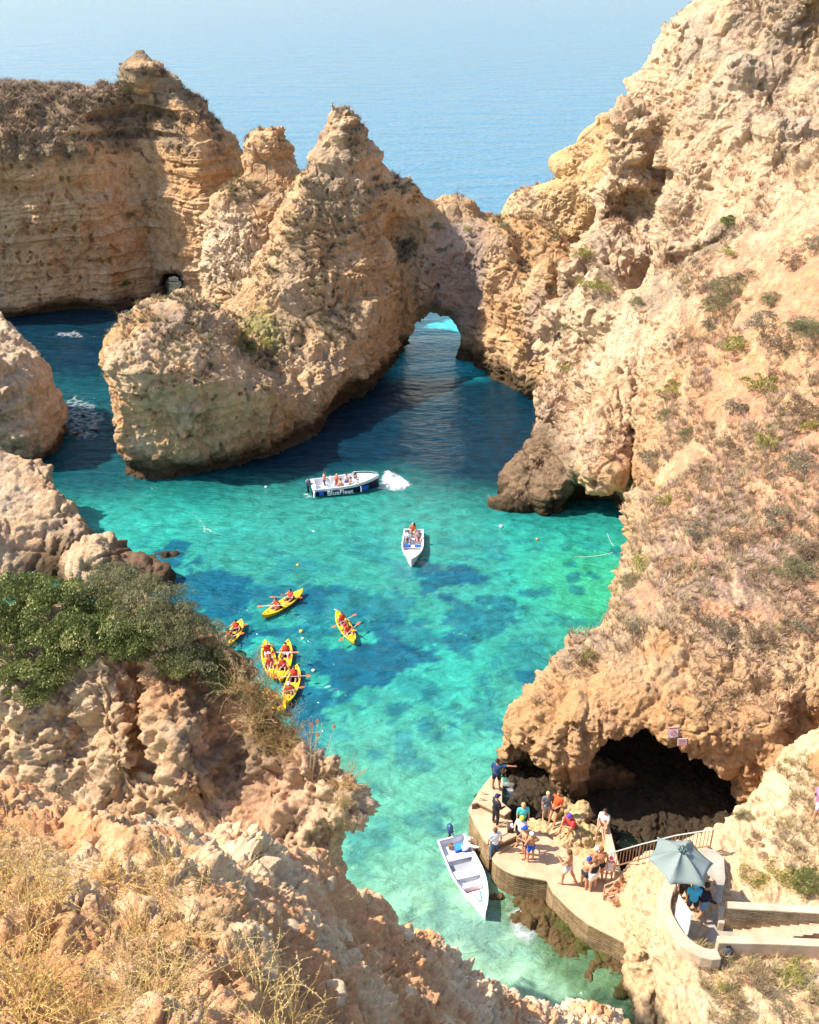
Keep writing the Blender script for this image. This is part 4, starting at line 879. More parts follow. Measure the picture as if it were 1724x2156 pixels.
rider(tb, 'passenger in a white top and blue shorts on the third tour boat bench', 2.55, .25, .44, -1.57, SIT, wear=[('top', (.75, .75, .75)), ('shorts', (.03, .08, .35))], hair=(.14, .08, .04), group=G1)
rider(tb, 'shirtless passenger leaning back in the middle of the tour boat', 2.75, -.35, .44, -1.8, SIT, wear=[('trunks', (.05, .05, .09))], hair=(.04, .03, .02), group=G1)
rider(tb, 'long black haired woman in white trousers near the tour boat bow', 3.22, .28, .44, -1.9, SIT, wear=[('top', (.03, .03, .03)), ('trousers', (.80, .80, .80))], hair=(.012, .01, .01), long_hair=True, female=True, group=G1)
bb = empty('swim_ring', on(tb, 3.7, -.1, .22)); tag(bb, 'small pink and red ring lying ahead of the woman in the tour boat', 'swim ring'); bb.scale = (.8,)*3
mb = MB(); mb.tube([(.16*math.cos(a*math.pi/8), .16*math.sin(a*math.pi/8), .06) for a in range(17)], .06, 10); mb.build('tube', mat((.75, .12, .16), .5), bb)
for a in (0.3, 1.9, 3.5, 5.0): mb = MB(); mb.box((.16*math.cos(a), .16*math.sin(a), .06), (.135, .05, .13), rz=a, bevel=.01); mb.build('stripe', WHITE, bb)
# small boat in the middle
sb = empty('motor_boat'); tag(sb, 'small white motor boat with blue seat cushions and an orange lifebuoy', 'boat')
Ls = place(sb, PZ(871, 1126), PZ(866, 1194))
hull(Ls, 1.45, .5, sb, WHITE, WHITE, sheer=.2, freeboard=.42, deck_t=.74, floor=.10, bow=2.6)
for x in (.42, 1.15, 1.95):
    mb = MB(); mb.box((x, 0, .27), (.30, 1.2, .06), bevel=.02); o = mb.build('bench', WHITE2, sb)
    for yy in (-.33, .33): mb = MB(); mb.box((x, yy, .33), (.28, .40, .06), bevel=.02); mb.build('cushion', BLUE, o)
mb = MB(); mb.box((2.62, .0, .13), (.5, .7, .02)); mb.build('floor_mat', mat((.10, .50, .25), .7), sb)
outboard(sb, .02, .45, BLACK, BLACK, .8)
lb = empty('lifebuoy', on(sb, 2.72, -.28, .16)); tag(lb, 'orange lifebuoy lying in the bow of the small motor boat', 'lifebuoy'); lb.rotation_euler = (.15, .1, 0)
mb = MB(); mb.tube([(.21*math.cos(a*math.pi/10), .21*math.sin(a*math.pi/10), .06) for a in range(21)], .065, 10); mb.build('ring', ORANGE, lb)
for a in (0.6, 2.2, 3.7, 5.3): mb = MB(); mb.box((.21*math.cos(a), .21*math.sin(a), .06), (.14, .05, .14), rz=a, bevel=.01); mb.build('band', WHITE, lb)
rider(sb, 'skipper in an orange top sitting at the stern of the small motor boat', .22, -.05, .36, -1.57, SIT, wear=[('shirt', (.70, .12, .04)), ('shorts', (.5, .35, .2))], hair=(.5, .38, .25))
rider(sb, 'man in a white tee shirt on the middle bench of the small motor boat', 1.2, -.32, .36, -1.57, SIT, wear=[('shirt', (.80, .80, .80)), ('shorts', (.05, .08, .25))], hair=(.04, .03, .02))
rider(sb, 'woman in a striped top beside the white shirted man in the small boat', 1.15, .33, .36, -1.35, SIT, wear=[('shirt', (.50, .28, .30)), ('shorts', (.35, .2, .2))], hair=(.16, .07, .03), long_hair=True, female=True)
# moored boat
mo = empty('moored_boat'); tag(mo, 'empty white wooden boat moored by the pier, blue outboard at the stern', 'boat')
Lm = place(mo, PZ(949, 1777), PZ(1021, 1937))
hull(Lm, 1.45, .5, mo, WHITE, WHITE, sheer=.22, freeboard=.42, deck_t=.76, floor=.08, bow=2.0)
for x, wd in ((1.0, .32), (1.95, .42), (3.25, .10)):
    mb = MB(); mb.box((x, 0, .30), (wd, 1.22 if x < 3 else .9, .07), bevel=.02); mb.build('bench', WHITE, mo)
mb = MB(); mb.box((2.62, 0, .20), (.12, .92, .26), bevel=.01); mb.build('divider', WHITE2, mo)
mb = MB(); mb.box((2.92, 0, .095), (.44, .62, .02)); mb.build('floor_mat', mat((.55, .20, .20), .7), mo)
mb = MB(); mb.box((1.47, 0, .092), (.5, .9, .02)); mb.build('floor_mat', mat((.30, .31, .34), .7), mo)
outboard(mo, .0, .5, mat((.03, .08, .17), .3), BLACK, 1.0)
mb = MB(); mb.tube([(3.3, -.2, .62), (3.75, -.12, .68), (3.7, .0, .66), (3.2, .1, .62)], .02); mb.build('mooring_rope', mat((.05, .35, .22), .9), mo)
co = empty('cool_box', on(mo, .62, .22, .10)); co.rotation_euler.z = mo.rotation_euler.z; tag(co, 'bright blue cool box with a white lid rim in the moored boat', 'cool box')
mb = MB(); mb.box((0, 0, .16), (.34, .5, .32), bevel=.03); mb.build('box', BLUE, co); mb = MB(); mb.box((0, 0, .34), (.37, .53, .05), bevel=.015); mb.build('lid', mat((.05, .25, .75), .4), co)
pg = empty('jerry_can', on(mo, .35, -.1, .10)); tag(pg, 'small brown fuel can behind the cool box in the moored boat', 'fuel can')
mb = MB(); mb.box((0, 0, .13), (.26, .16, .26), bevel=.03); mb.build('can', mat((.35, .2, .1), .5), pg); mb = MB(); mb.tube([(-.08, 0, .26), (-.08, 0, .31), (.05, 0, .31), (.05, 0, .26)], .014); mb.build('handle', BLACK, pg)
person('boatman in white shirt and white hat holding on from the moored boat', on(mo, .75, -.28+.62, .28), mo.rotation_euler.z+.1, P_(lean=(.2, .3, 1), th=[(-.25, 1, -.05), (.2, 1, -.05)], sh=[(0, .1, -1), (0, .15, -1)], ua=[(-.3, .5, -.8), (.6, .8, -.1)], fa=[(.1, .9, -.4), (.5, 1, 0)]),
       seat=True, wear=[('shirt', (.82, .82, .82), 1.5), ('shorts', (.03, .09, .40))], hat=(.82, .82, .80), sc=.92)
# ------------------------------------------------------------------ kayaks
def kayak_mesh(L, W):
    n, k = 40, 18; rows = []
    cock = [(.24, .42), (.56, .74)]
    for i in range(n+1):
        t = i/n; s = abs(2*t-1); b = max(W/2*max(0.0, 1-s**2.3)**.72, .006); top = .25+.16*s**3; bot = -.06+.22*s**4
        sec = []
        for q in range(k+1):
            a = -1+2*q/k; dz = top+.03*(1-a*a)
            for c0, c1 in cock:
                dep = sstep(c0-.015, c0+.02, np.array(t))*(1-sstep(c1-.02, c1+.015, np.array(t))); side = 1-sstep(.62, .80, np.array(abs(a))); dz -= float(dep*side)*.17
            if t < .20 or t > .8: dz -= .03*float(1-sstep(.5, .7, np.array(abs(a))))*(1 if s < .9 else 0)
            sec.append((t*L-L/2, a*b, dz))
        for q in range(1, k):
            a = 1-2*q/k; sec.append((t*L-L/2, a*b*.96, bot+(top-bot)*abs(a)**3.2))
        rows.append(sec)
    return rows
def kayak(label, A, B, W=.78, m=YELLOW, group='yellow double kayaks on the cove', seatz=.15):
    r = empty('kayak'); d = B-A; L = math.hypot(d.x, d.y); r.location = ((A.x+B.x)/2, (A.y+B.y)/2, 0); r.rotation_euler = (0, 0, math.atan2(d.y, d.x)); tag(r, label, 'kayak', group)
    mb = MB(); mb.grid(kayak_mesh(L, W), closed=True); mb.build('hull', m, r, weld=True)
    for cx in (.28, .60):
        x = (cx-.5)*L
        mb = MB(); mb.box((x-.03, 0, .27), (.06, .40, .26), bevel=.025, rot=Euler((0, -.2, 0)).to_matrix()); mb.build('seat_back', BLACK, r)
        mb = MB(); mb.box((x+.16, 0, .145), (.30, .36, .03), bevel=.012); mb.build('seat', BLACK, r)
    for sx in (-1, 1):
        mb = MB(); mb.tube([(sx*L*.44, -.06, .36), (sx*L*.44, -.04, .41), (sx*L*.44, .04, .41), (sx*L*.44, .06, .36)], .012); mb.build('handle', BLACK, r)
    mb = MB(); 
    for sy in (-1, 1): mb.tube([(L*.30, sy*.14, .30), (L*.38, sy*.04, .33)], .010)
    mb.build('deck_bungee', BLACK, r); return r, L
def paddle(label, c, rz, tilt, sc=.8):
    r = empty('paddle', c); r.rotation_euler = (0, tilt, rz); r.scale = (sc,)*3; tag(r, label, 'paddle', 'double bladed paddles held by the kayakers')
    mb = MB(); mb.tube([(-.85, 0, 0), (.85, 0, 0)], .020); mb.build('shaft', mat((.75, .70, .66), .5), r)
    for s in (-1, 1):
        rows = []
        for i in range(9):
            t = i/8; w_ = .105*max(0.0, math.sin(math.pi*min(1, .12+t*.86)))**.6; rows.append([(s*(.83+t*.40), -w_, .012-.02*t), (s*(.83+t*.40), 0, .020), (s*(.83+t*.40), w_, .012-.02*t), (s*(.83+t*.40), 0, -.006)])
        mb = MB(); mb.grid(rows, closed=True); mb.build('blade', ORANGE, r)
JK = (.66, .045, .02)
def kz(zx, zy, z=.25): return PZ((zx/4.105+440)/1.0963, (zy/4.105+1340)/1.0963, z)
def crew(k, L, spec, ksc=.84):
    for (cx, lab, pose, kw, pad) in spec:
        x = (cx-.5)*L+.10; kw = dict(kw); kw.setdefault('sc', ksc); s_ = kw['sc']
        person(lab, on(k, x, 0, .155), k.rotation_euler.z-math.pi/2, pose, seat=True, group='kayakers on the cove', **kw)
        if pad: paddle(pad[0], on(k, x+.44*s_, 0, .155+.46*s_), k.rotation_euler.z+math.pi/2+pad[1], pad[2], sc=s_*.95)
k, L = kayak('yellow kayak farthest out, pointing down to the left', kz(1065, 95), kz(678, 345))
crew(k, L, [(.28, 'kayaker with dark hair at the back of the farthest yellow kayak', PADDLE, dict(wear=[('vest', JK), ('shorts', (.04, .04, .06))], hair=(.01, .01, .01)), ('paddle of the rear kayaker in the farthest yellow kayak', .9, .18)),
            (.60, 'kayaker bending forward in front in the farthest yellow kayak', PADDLE2, dict(wear=[('vest', JK)], hair=(.07, .03, .02)), ('paddle crossing the bow of the farthest yellow kayak', .5, -.15))])
k, L = kayak('yellow kayak alone on the right, two orange paddles spread wide', kz(1385, 300), kz(1550, 590))
crew(k, L, [(.28, 'kayaker with long brown hair at the back of the lone right kayak', PADDLE, dict(wear=[('vest', JK), ('shorts', (.05, .05, .07))], hair=(.13, .05, .03), long_hair=True, female=True), ('level paddle at the back of the lone right kayak', .45, .02)),
            (.62, 'front kayaker in the lone right kayak', PADDLE2, dict(wear=[('vest', JK), ('shorts', (.3, .1, .1))], hair=(.16, .08, .04)), ('tilted paddle at the front of the lone right kayak', .62, -.08)),
            (.46, 'small child in a red life jacket between the two adults in the lone right kayak', PADDLE, dict(wear=[('vest', JK)], hair=(.25, .12, .05), sc=.55), None)])
k, L = kayak('yellow kayak half hidden behind the shrubs beside a red kayak', kz(485, 385), kz(325, 620))
crew(k, L, [(.30, 'shirtless dark haired kayaker in a red vest near the shrubs, rear seat', PADDLE, dict(wear=[('vest', JK), ('shorts', (.02, .02, .02))], hair=(.01, .01, .01)), ('paddle of the rear kayaker near the shrubs', 1.0, .12)),
            (.66, 'kayaker in a red vest near the shrubs, front seat', PADDLE2, dict(wear=[('vest', JK), ('shorts', (.5, .04, .03))], hair=(.08, .03, .02)), ('paddle of the front kayaker near the shrubs', .6, -.12))])
k, L = kayak('yellow kayak on the left of the cluster, next to the dry grass', kz(705, 580), kz(782, 930))
crew(k, L, [(.26, 'kayaker holding a straw hat with raised arms, left kayak of the cluster', P_(**{**PADDLE, 'ua': [(-1, .2, .15), (1, .2, .15)], 'fa': [(.7, 0, .9), (-.7, 0, .9)]}), dict(wear=[('vest', JK), ('shorts', (.7, .6, .6))], hat=(.62, .36, .14)), None),
            (.60, 'front kayaker in the left kayak of the cluster', PADDLE2, dict(wear=[('vest', JK), ('shorts', (.4, .1, .1))], hair=(.12, .04, .03)), ('paddle laid along the left kayak of the cluster', 1.3, .0)),
            (.43, 'small kayaker in a white cap in the middle of the left kayak of the cluster', PADDLE, dict(wear=[('vest', JK)], hat=(.8, .78, .8), sc=.58), None)])
k, L = kayak('yellow kayak in the middle of the cluster, side by side with its neighbour', kz(925, 575), kz(850, 960))
crew(k, L, [(.26, 'kayaker with one paddle blade raised in the middle kayak of the cluster', PADDLE, dict(wear=[('vest', JK), ('shorts', (.75, .75, .75))], hair=(.02, .01, .01)), ('raised paddle at the back of the middle kayak of the cluster', -.5, -.35)),
            (.60, 'front kayaker in the middle kayak of the cluster', PADDLE2, dict(wear=[('vest', JK)], hair=(.09, .04, .03)), ('paddle over the bow of the middle kayak of the cluster', 1.2, .05))])
k, L = kayak('yellow kayak on the right of the cluster, a black bag behind its rear seat', kz(1010, 815), kz(900, 1175))
crew(k, L, [(.24, 'kayaker in black shorts at the back of the right kayak of the cluster', PADDLE, dict(wear=[('vest', JK), ('shorts', (.015, .015, .015))], hair=(.10, .03, .02)), ('paddle reaching right from the back of the right cluster kayak', .25, .05)),
            (.62, 'kayaker in a white cap at the front of the right kayak of the cluster', PADDLE2, dict(wear=[('vest', JK)], hat=(.85, .85, .9)), ('paddle dipping right from the front of the right cluster kayak', .7, .15))])
k, L = kayak('yellow kayak lowest of the cluster, its stern hidden by dry grass', kz(700, 1040), kz(890, 1250))
crew(k, L, [(.34, 'kayaker in a red vest behind the dry grass in the lowest kayak', PADDLE2, dict(wear=[('vest', JK)], hair=(.12, .05, .03)), ('paddle in the lowest kayak behind the dry grass', .5, .1))])
kayak('red kayak with only its end showing above the shrubs', kz(95, 410), kz(60, 640), m=RED, group='kayaks')
def buoy(label, p, col, r=.12):
    o = empty('buoy', p); tag(o, label, 'buoy', 'small floats in the cove'); mb = MB(); mb.ball((0, 0, r*.3), (r, r, r*.85)); mb.build('float', mat(col, .4), o); mb = MB(); mb.tube([(0, 0, r), (0, 0, r*1.35)], r*.16); mb.build('eye', BLACK, o)
buoy('yellow float between the kayaks and the lone right kayak', kz(1047, 485, 0), (.8, .7, .05)); buoy('white float just below the yellow one', kz(1062, 552, 0), (.8, .8, .75), .08)
buoy('pale float right of the cluster of kayaks', kz(1163, 855, 0), (.8, .8, .6), .10)
buoy('yellow float left of the small motor boat', PZ(627, 1190), (.8, .6, .05), .09); buoy('white float to the right of the small motor boat, near the inlet', PZ(1055, 1109), (.8, .8, .8), .13)
buoy('orange float near the right rocks', PZ(1131, 1136), (.8, .3, .05), .10); buoy('white float below the bulbous rock', PZ(560, 1026), (.8, .8, .75), .10)
# flag on the left rocks
fl = empty('flag', PY(206, 1166, 56.5)); tag(fl, 'green and red flag on a thin pole on the left rocks', 'flag')
mb = MB(); mb.tube([(0, 0, -.6), (0, 0, 1.4)], .02); mb.build('pole', STEEL, fl)
for nm, z0, z1, m_ in (('green_band', 1.0, 1.4, mat((.02, .22, .06), .8)), ('red_band', .35, 1.0, mat((.7, .08, .03), .8))):
    rows = [[(.02+.05*i-.0, .05*math.sin(i*1.3+z*3), z-(.10*i if nm == 'red_band' else .06*i)) for i in range(6)] for z in np.linspace(z0, z1, 6)]
    mb = MB(); mb.grid(rows); o = mb.build(nm, m_, fl); md = o.modifiers.new('s', 'SOLIDIFY'); md.thickness = .012
# ------------------------------------------------------------------ landing pier
def z5(x, y, z): return PZ(x*.2381+957.8, y*.2381+1550.7, z)
def z6(x, y, z): return PZ(x*.3059+1313.5, y*.3059+1496, z)
def concrete(name, col, brick=False, k=1.0):
    m, t, b = nodes_of(name); L = t.links.new
    geo = N(t, 'ShaderNodeNewGeometry'); n1 = N(t, 'ShaderNodeTexNoise', Scale=1.7, Detail=9.0, Roughness=.65); n2 = N(t, 'ShaderNodeTexNoise', Scale=22.0, Detail=5.0, Roughness=.7)
    L(geo.outputs['Position'], n1.inputs['Vector']); L(geo.outputs['Position'], n2.inputs['Vector'])
    cr = N(t, 'ShaderNodeValToRGB'); e = cr.color_ramp.elements; e[0].position = .3; e[1].position = .7
    e[0].color = (*[c*.72 for c in col], 1); e[1].color = (*[min(1, c*1.18) for c in col], 1); L(n1.outputs[0], cr.inputs[0])
    out = cr.outputs[0]; h = n2.outputs[0]
    if brick:
        sp = N(t, 'ShaderNodeSeparateXYZ'); L(geo.outputs['Position'], sp.inputs[0]); ad = N(t, 'ShaderNodeMath', operation='SUBTRACT'); L(sp.outputs[0], ad.inputs[0]); L(sp.outputs[1], ad.inputs[1])
        cb = N(t, 'ShaderNodeCombineXYZ'); L(ad.outputs[0], cb.inputs[0]); L(sp.outputs[2], cb.inputs[1])
        wn = N(t, 'ShaderNodeVectorMath', operation='ADD'); L(cb.outputs[0], wn.inputs[0]); sc = N(t, 'ShaderNodeVectorMath', operation='SCALE'); sc.inputs['Scale'].default_value = .16; L(n1.outputs['Color'], sc.inputs[0]); L(sc.outputs[0], wn.inputs[1])
        br = N(t, 'ShaderNodeTexBrick', Scale=1.0*k); br.inputs['Brick Width'].default_value = .60; br.inputs['Row Height'].default_value = .115; br.inputs['Mortar Size'].default_value = .014; br.inputs['Bias'].default_value = -.2
        br.inputs['Color1'].default_value = (*col, 1); br.inputs['Color2'].default_value = (*[c*.6 for c in col], 1); br.inputs['Mortar'].default_value = (*[c*.30 for c in col], 1); L(wn.outputs[0], br.inputs['Vector'])
        mx = N(t, 'ShaderNodeMix', data_type='RGBA', blend_type='MULTIPLY'); mx.inputs[0].default_value = .7; L(br.outputs['Color'], mx.inputs[6]); L(cr.outputs[0], mx.inputs[7]); out = br.outputs['Color']
        m2 = N(t, 'ShaderNodeMix', data_type='RGBA', blend_type='MULTIPLY'); m2.inputs[0].default_value = 1.0; sc2 = N(t, 'ShaderNodeMapRange'); sc2.inputs['From Min'].default_value = .3; sc2.inputs['From Max'].default_value = .7; sc2.inputs['To Min'].default_value = .55; sc2.inputs['To Max'].default_value = 1.3; L(n1.outputs[0], sc2.inputs[0])
        L(br.outputs['Color'], m2.inputs[6]); L(sc2.outputs[0], m2.inputs[7]); out = m2.outputs[2]
        mu = N(t, 'ShaderNodeMath', operation='MULTIPLY_ADD'); mu.inputs[1].default_value = -1.5; L(br.outputs['Fac'], mu.inputs[0]); L(n2.outputs[0], mu.inputs[2]); h = mu.outputs[0]
    mr = N(t, 'ShaderNodeMapRange'); mr.inputs['To Min'].default_value = .75; mr.inputs['To Max'].default_value = 1.25; L(n2.outputs[0], mr.inputs[0])
    vm = N(t, 'ShaderNodeVectorMath', operation='SCALE'); L(out, vm.inputs[0]); L(mr.outputs[0], vm.inputs['Scale']); L(vm.outputs[0], b.inputs['Base Color'])
    bp = N(t, 'ShaderNodeBump', Strength=.7, Distance=.03); L(h, bp.inputs['Height']); L(bp.outputs[0], b.inputs['Normal'])
    b.inputs['Roughness'].default_value = .9; b.inputs['Specular IOR Level'].default_value = .2; return m
M_PIER = concrete('sandy_concrete', (.60, .40, .25)); M_WALL = concrete('stone_courses', (.40, .27, .14), True); M_CREAM = concrete('cream_render', (.60, .44, .30)); M_STONE = concrete('stone_cladding', (.58, .42, .24), True, 1.6)
def slab(name, poly, z1, z0, mtop, mside, parent=None, edge=.09, over=.04):
    """a masonry body with a concrete top course"""
    r = empty(name) if parent is None else parent
    mb = MB(); mb.prism([(p.x, p.y) for p in poly], z0, z1-edge); mb.build('masonry', mside, r, smooth=False)
    c = sum((V3((p.x, p.y, 0)) for p in poly), V3())/len(poly)
    P2 = []
    for i, p in enumerate(poly):
        a = V3((poly[i-1].x, poly[i-1].y, 0)); b = V3((poly[(i+1) % len(poly)].x, poly[(i+1) % len(poly)].y, 0)); d = (b-a).normalized(); nn = V3((d.y, -d.x, 0)); q = V3((p.x, p.y, 0))
        area = sum(poly[k-1].x*poly[k].y-poly[k].x*poly[k-1].y for k in range(len(poly))); P2.append(q+nn*over*(1 if area > 0 else -1))
    mb = MB(); mb.prism([(p.x, p.y) for p in P2], z1-edge, z1); mb.build('paving', mtop, r, smooth=False, bevel=.02); return r
pier = slab('pier', [z5(x, y, 1.3) for x, y in ((335, 1075), (400, 985), (545, 930), (590, 850), (640, 820), (800, 880), (920, 960), (1060, 1060), (1240, 1080), (1330, 1095), (1430, 1180), (1620, 1235), (1760, 1300), (1900, 1500), (1800, 1960),
     (1590, 1870), (1500, 1815), (1420, 1770), (1300, 1712), (1180, 1650), (1090, 1580), (1000, 1500), (930, 1430), (870, 1370), (835, 1300), (820, 1268), (760, 1256), (700, 1245), (610, 1232), (530, 1215), (470, 1190), (410, 1155), (360, 1115))], 1.3, -1.5, M_PIER, M_WALL)
tag(pier, 'curved stone landing pier with sandy concrete top where people stand', 'pier')
q1 = slab('landing_block', [z5(x, y, 1.75) for x, y in ((128, 622), (150, 590), (230, 560), (330, 620), (430, 690), (500, 722), (548, 848), (440, 900), (308, 938), (260, 880), (180, 740))], 1.62, -1.2, M_PIER, M_WALL)
tag(q1, 'stepped concrete block with a handrail between the walkway and the curved pier', 'pier block')
q2 = slab('walkway', [z5(x, y, 1.9) for x, y in ((328, 350), (370, 330), (420, 380), (408, 480), (408, 580), (492, 650), (440, 690), (330, 640), (200, 575), (150, 600), (205, 510), (260, 430))], 1.9, -1.0, M_PIER, M_WALL)
tag(q2, 'narrow concrete walkway leading from the cave corner to the pier', 'walkway')
q3 = slab('boarding_step', [z5(x, y, .95) for x, y in ((308, 940), (440, 905), (545, 860), (570, 930), (400, 990), (335, 1070), (300, 1010))], .80, -1.0, M_PIER, M_WALL)
tag(q3, 'low boarding step below the curved pier beside the moored boat', 'boarding step')
# natural shelf behind the pier
f = Field((3.0, 23, -2), (16.5, 42, 2.8), .18)
f.add(f.prism([z5(x, y, 1.3) for x, y in ((520, 660), (700, 660), (860, 740), (960, 700), (1120, 760), (1240, 740), (1330, 800), (1400, 1050), (1440, 1190), (1200, 1160), (900, 1060), (640, 900), (560, 800))], [(6, 32, 1.32), (7, 31, 1.34), (8, 31, 1.30), (9, 30, 1.30), (9.3, 28.5, 1.16), (7.5, 30, 1.2), (6.2, 31, 1.2), (7.6, 33, 1.3), (8.6, 32.5, 1.3), (5, 34, .2), (5, 32.8, .6)], .0, .25))
f.add(f.ell(z5(1125, 890, 1.3), (.75, .5, .42), .3), .15); f.add(f.ell(z5(1060, 790, 1.2), (.45, .45, .55)), .15); f.add(f.ell(z5(1130, 720, 1.2)+Vector((0, .3, 0)), (.45, .4, .6)), .12); f.add(f.ell(z5(950, 690, 1.0)+Vector((0, .3, 0)), (.5, .4, .7)), .2)
f.add(f.prism([(4.5, 31.8), (7.4, 32), (8.4, 33), (8.0, 38), (4.6, 38)], [(5, 33, .10), (7, 33, .25), (6, 36, .3), (7.8, 36, .4)], 0.0, .15), .2)
f.add(f.prism([(8.15, 29.2), (10.5, 29.3), (16, 29.6), (16, 42), (8, 42)], [(9, 31, .06), (13, 31, .12), (9, 38, .4), (14, 38, .6), (11.5, 34, .3)], 0.0, .15), .2)
for _x, _y, _a in ((5.3, 34.5, .5), (6.4, 34, .4), (9.4, 34.5, .6), (10.8, 32.6, .5), (12.3, 34.8, .9), (13.6, 32.5, .6), (10.2, 36.5, .8), (5.8, 33, .3), (9.3, 31.2, .35)): f.add(f.ell((_x, _y, .1), (_a, _a*.8, _a*.6)), .1)
# mossy rocks below the pier wall
_r = random.Random(5)
_rk = [(1005, 1775, .35, .5, .5), (1018, 1812, .35, .4, .45), (1050, 1850, .5, .4, .35), (1078, 1872, .5, .4, .25), (1115, 1905, .7, .5, .35), (1150, 1935, .8, .5, .35), (1195, 1950, .8, .5, .4), (1245, 1985, .8, .5, .4), (1290, 2015, .8, .6, .4), (985, 1735, .3, .5, .4), (1000, 1700, .3, .7, .5)]
for k in range(46):
    t = _r.random(); u0, v0 = 1070+250*t, 1895+175*t; _rk.append((u0+_r.uniform(-25, 50), v0+_r.uniform(-15, 45), _r.uniform(.15, .5), _r.uniform(.15, .4), _r.uniform(.06, .28)))
for u, v, rx, ry, rz in _rk:
    f.add(f.ell(PZ(u, v, -.06), (rx, ry, rz)), .12)
def colS(P, Nn, st):
    n = fbm(P, .7, 4, off=801); n2 = fbm(P, 2.5, 3, off=811)
    C = lerp(c3(.58, .38, .18)[None, :]+0*P, c3(.66, .50, .30), sstep(-.3, .4, n)); C = lerp(C, c3(.36, .30, .07), .55*sstep(.2, .45, n+.4*n2)*sstep(35, 33.5, P[:, 1])*sstep(.9, 1.1, P[:, 2]))
    low = sstep(.95, .55, P[:, 2]+.15*n); C = lerp(C, lerp(c3(.125, .08, .035)[None, :]+0*P, c3(.075, .085, .02), sstep(-.2, .3, n2+.6*n)), low)
    dark = np.maximum(sstep(28.6, 29.2, P[:, 1])*sstep(8.1, 8.3, P[:, 0]-.2*sstep(1.0, 1.3, P[:, 2])*8), sstep(31.6, 32.2, P[:, 1])*sstep(.9, .6, P[:, 2])*sstep(4.3, 4.5, P[:, 0])); return lerp(C, c3(.055, .038, .024), .96*dark)  # cave floors painted near black to hold the caves' shade
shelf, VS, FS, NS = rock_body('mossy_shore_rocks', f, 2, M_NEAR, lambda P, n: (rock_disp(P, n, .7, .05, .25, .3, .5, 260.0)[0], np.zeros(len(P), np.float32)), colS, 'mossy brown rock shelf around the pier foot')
# low wall between shelf and cave water
def ribbon_wall(name, pts, w, z0, z1, m, parent=None):
    mb = MB(); L_, R_ = [], []
    for i, p in enumerate(pts):
        d = (V3(pts[min(i+1, len(pts)-1)])-V3(pts[max(i-1, 0)])); d.z = 0; d.normalize(); s_ = V3((-d.y, d.x, 0))*w/2; L_.append(V3(p)+s_); R_.append(V3(p)-s_)
    zz = (lambda k, i: k if np.isscalar(k) else k[i])
    poly = L_+R_[::-1]; idx = list(range(len(pts)))+list(range(len(pts)))[::-1]
    mb = MB(); rows = []
    for i in range(len(pts)):
        a, b = zz(z0, i), zz(z1, i); rows.append([(L_[i].x, L_[i].y, a), (L_[i].x, L_[i].y, b), (R_[i].x, R_[i].y, b), (R_[i].x, R_[i].y, a)])
    mb.grid(rows, closed=True)
    for r in (rows[0], rows[-1]): mb.bm.faces.new([mb.bm.verts.new(p) for p in r])
    return mb.build(name, m, parent, smooth=False, bevel=.03, weld=True)
cw = ribbon_wall('curb_wall', [z5(x, y, 1.75) for x, y in ((1315, 770), (1345, 850), (1370, 940), (1395, 1030), (1420, 1110), (1440, 1180))], .26, -.3, [1.95, 1.9, 1.85, 1.8, 1.75, 1.7], M_CREAM)
tag(cw, 'low curved cream wall along the dark cave water', 'low wall')
# handrails
def rail(name, label, pts, posts=(), balusters=0, hgt=.9, m=None, lowrail=True):
    r = empty(name, V3(pts[0])); tag(r, label, 'handrail'); o = r.location; m = m or mat((.42, .27, .15), .6)
    P3 = [V3(p)-o for p in pts]
    mb = MB(); mb.tube([p+V3((0, 0, hgt)) for p in P3], .026); mb.build('top_rail', m if not balusters else mat((.45, .42, .38), .5), r)
    if lowrail: mb = MB(); mb.tube([p+V3((0, 0, hgt*.12)) for p in P3], .030); mb.build('bottom_rail', m, r)
    for p in P3: mb = MB(); mb.tube([p, p+V3((0, 0, hgt))], .030); mb.build('post', m, r)
    if balusters:
        tot = sum((P3[i+1]-P3[i]).length for i in range(len(P3)-1))
        for i in range(len(P3)-1):
            k = max(1, int(balusters*(P3[i+1]-P3[i]).length/tot))
            for j in range(1, k):
                p = P3[i].lerp(P3[i+1], j/k); mb = MB(); mb.tube([p+V3((0, 0, hgt*.12)), p+V3((0, 0, hgt-.02))], .014, 6); mb.build('baluster', m, r)
    return r
RUSTY = mat((.30, .15, .08), .6)
s0 = z5(1283, 1200, 1.32); s1 = z6(590, 945, 4.35)
rail('railing', 'long brown railing with many uprights in front of the dark cave', [s0, s0.lerp(s1, .36)+V3((0, 0, .12)), s0.lerp(s1, .68)+V3((0, .05, .1)), s1], balusters=34, m=RUSTY, hgt=.95)
WOODR = mat((.50, .33, .18), .6)
rail('handrail', 'short sloping handrail beside the steps in front of the sunbathers', [z5(1310, 1440, 1.32), z5(1560, 1345, 1.7)], m=WOODR, hgt=.8, lowrail=True)
rail('handrail', 'thin bent handrail on the rim of the boarding step', [z5(385, 1035, 1.31), z5(540, 950, 1.31)], m=WOODR, hgt=.06, lowrail=False)
rail('handrail', 'thin handrail standing on the stepped block behind the child in the white cap', [z5(350, 870, 1.63), z5(460, 810, 1.63)], m=WOODR, hgt=.4, lowrail=False)
ld_ = empty('ladder', z5(200, 610, 1.6)); tag(ld_, 'rusty curved ladder rails at the water edge of the walkway', 'ladder')
for dx in (0, .35): mb = MB(); mb.tube([(dx*.3, dx, -1.5), (dx*.3, dx, .25), (dx*.3+.12, dx, .42), (dx*.3+.38, dx, .30), (dx*.3+.42, dx, .0)], .022); mb.build('side_rail', WOODR, ld_)
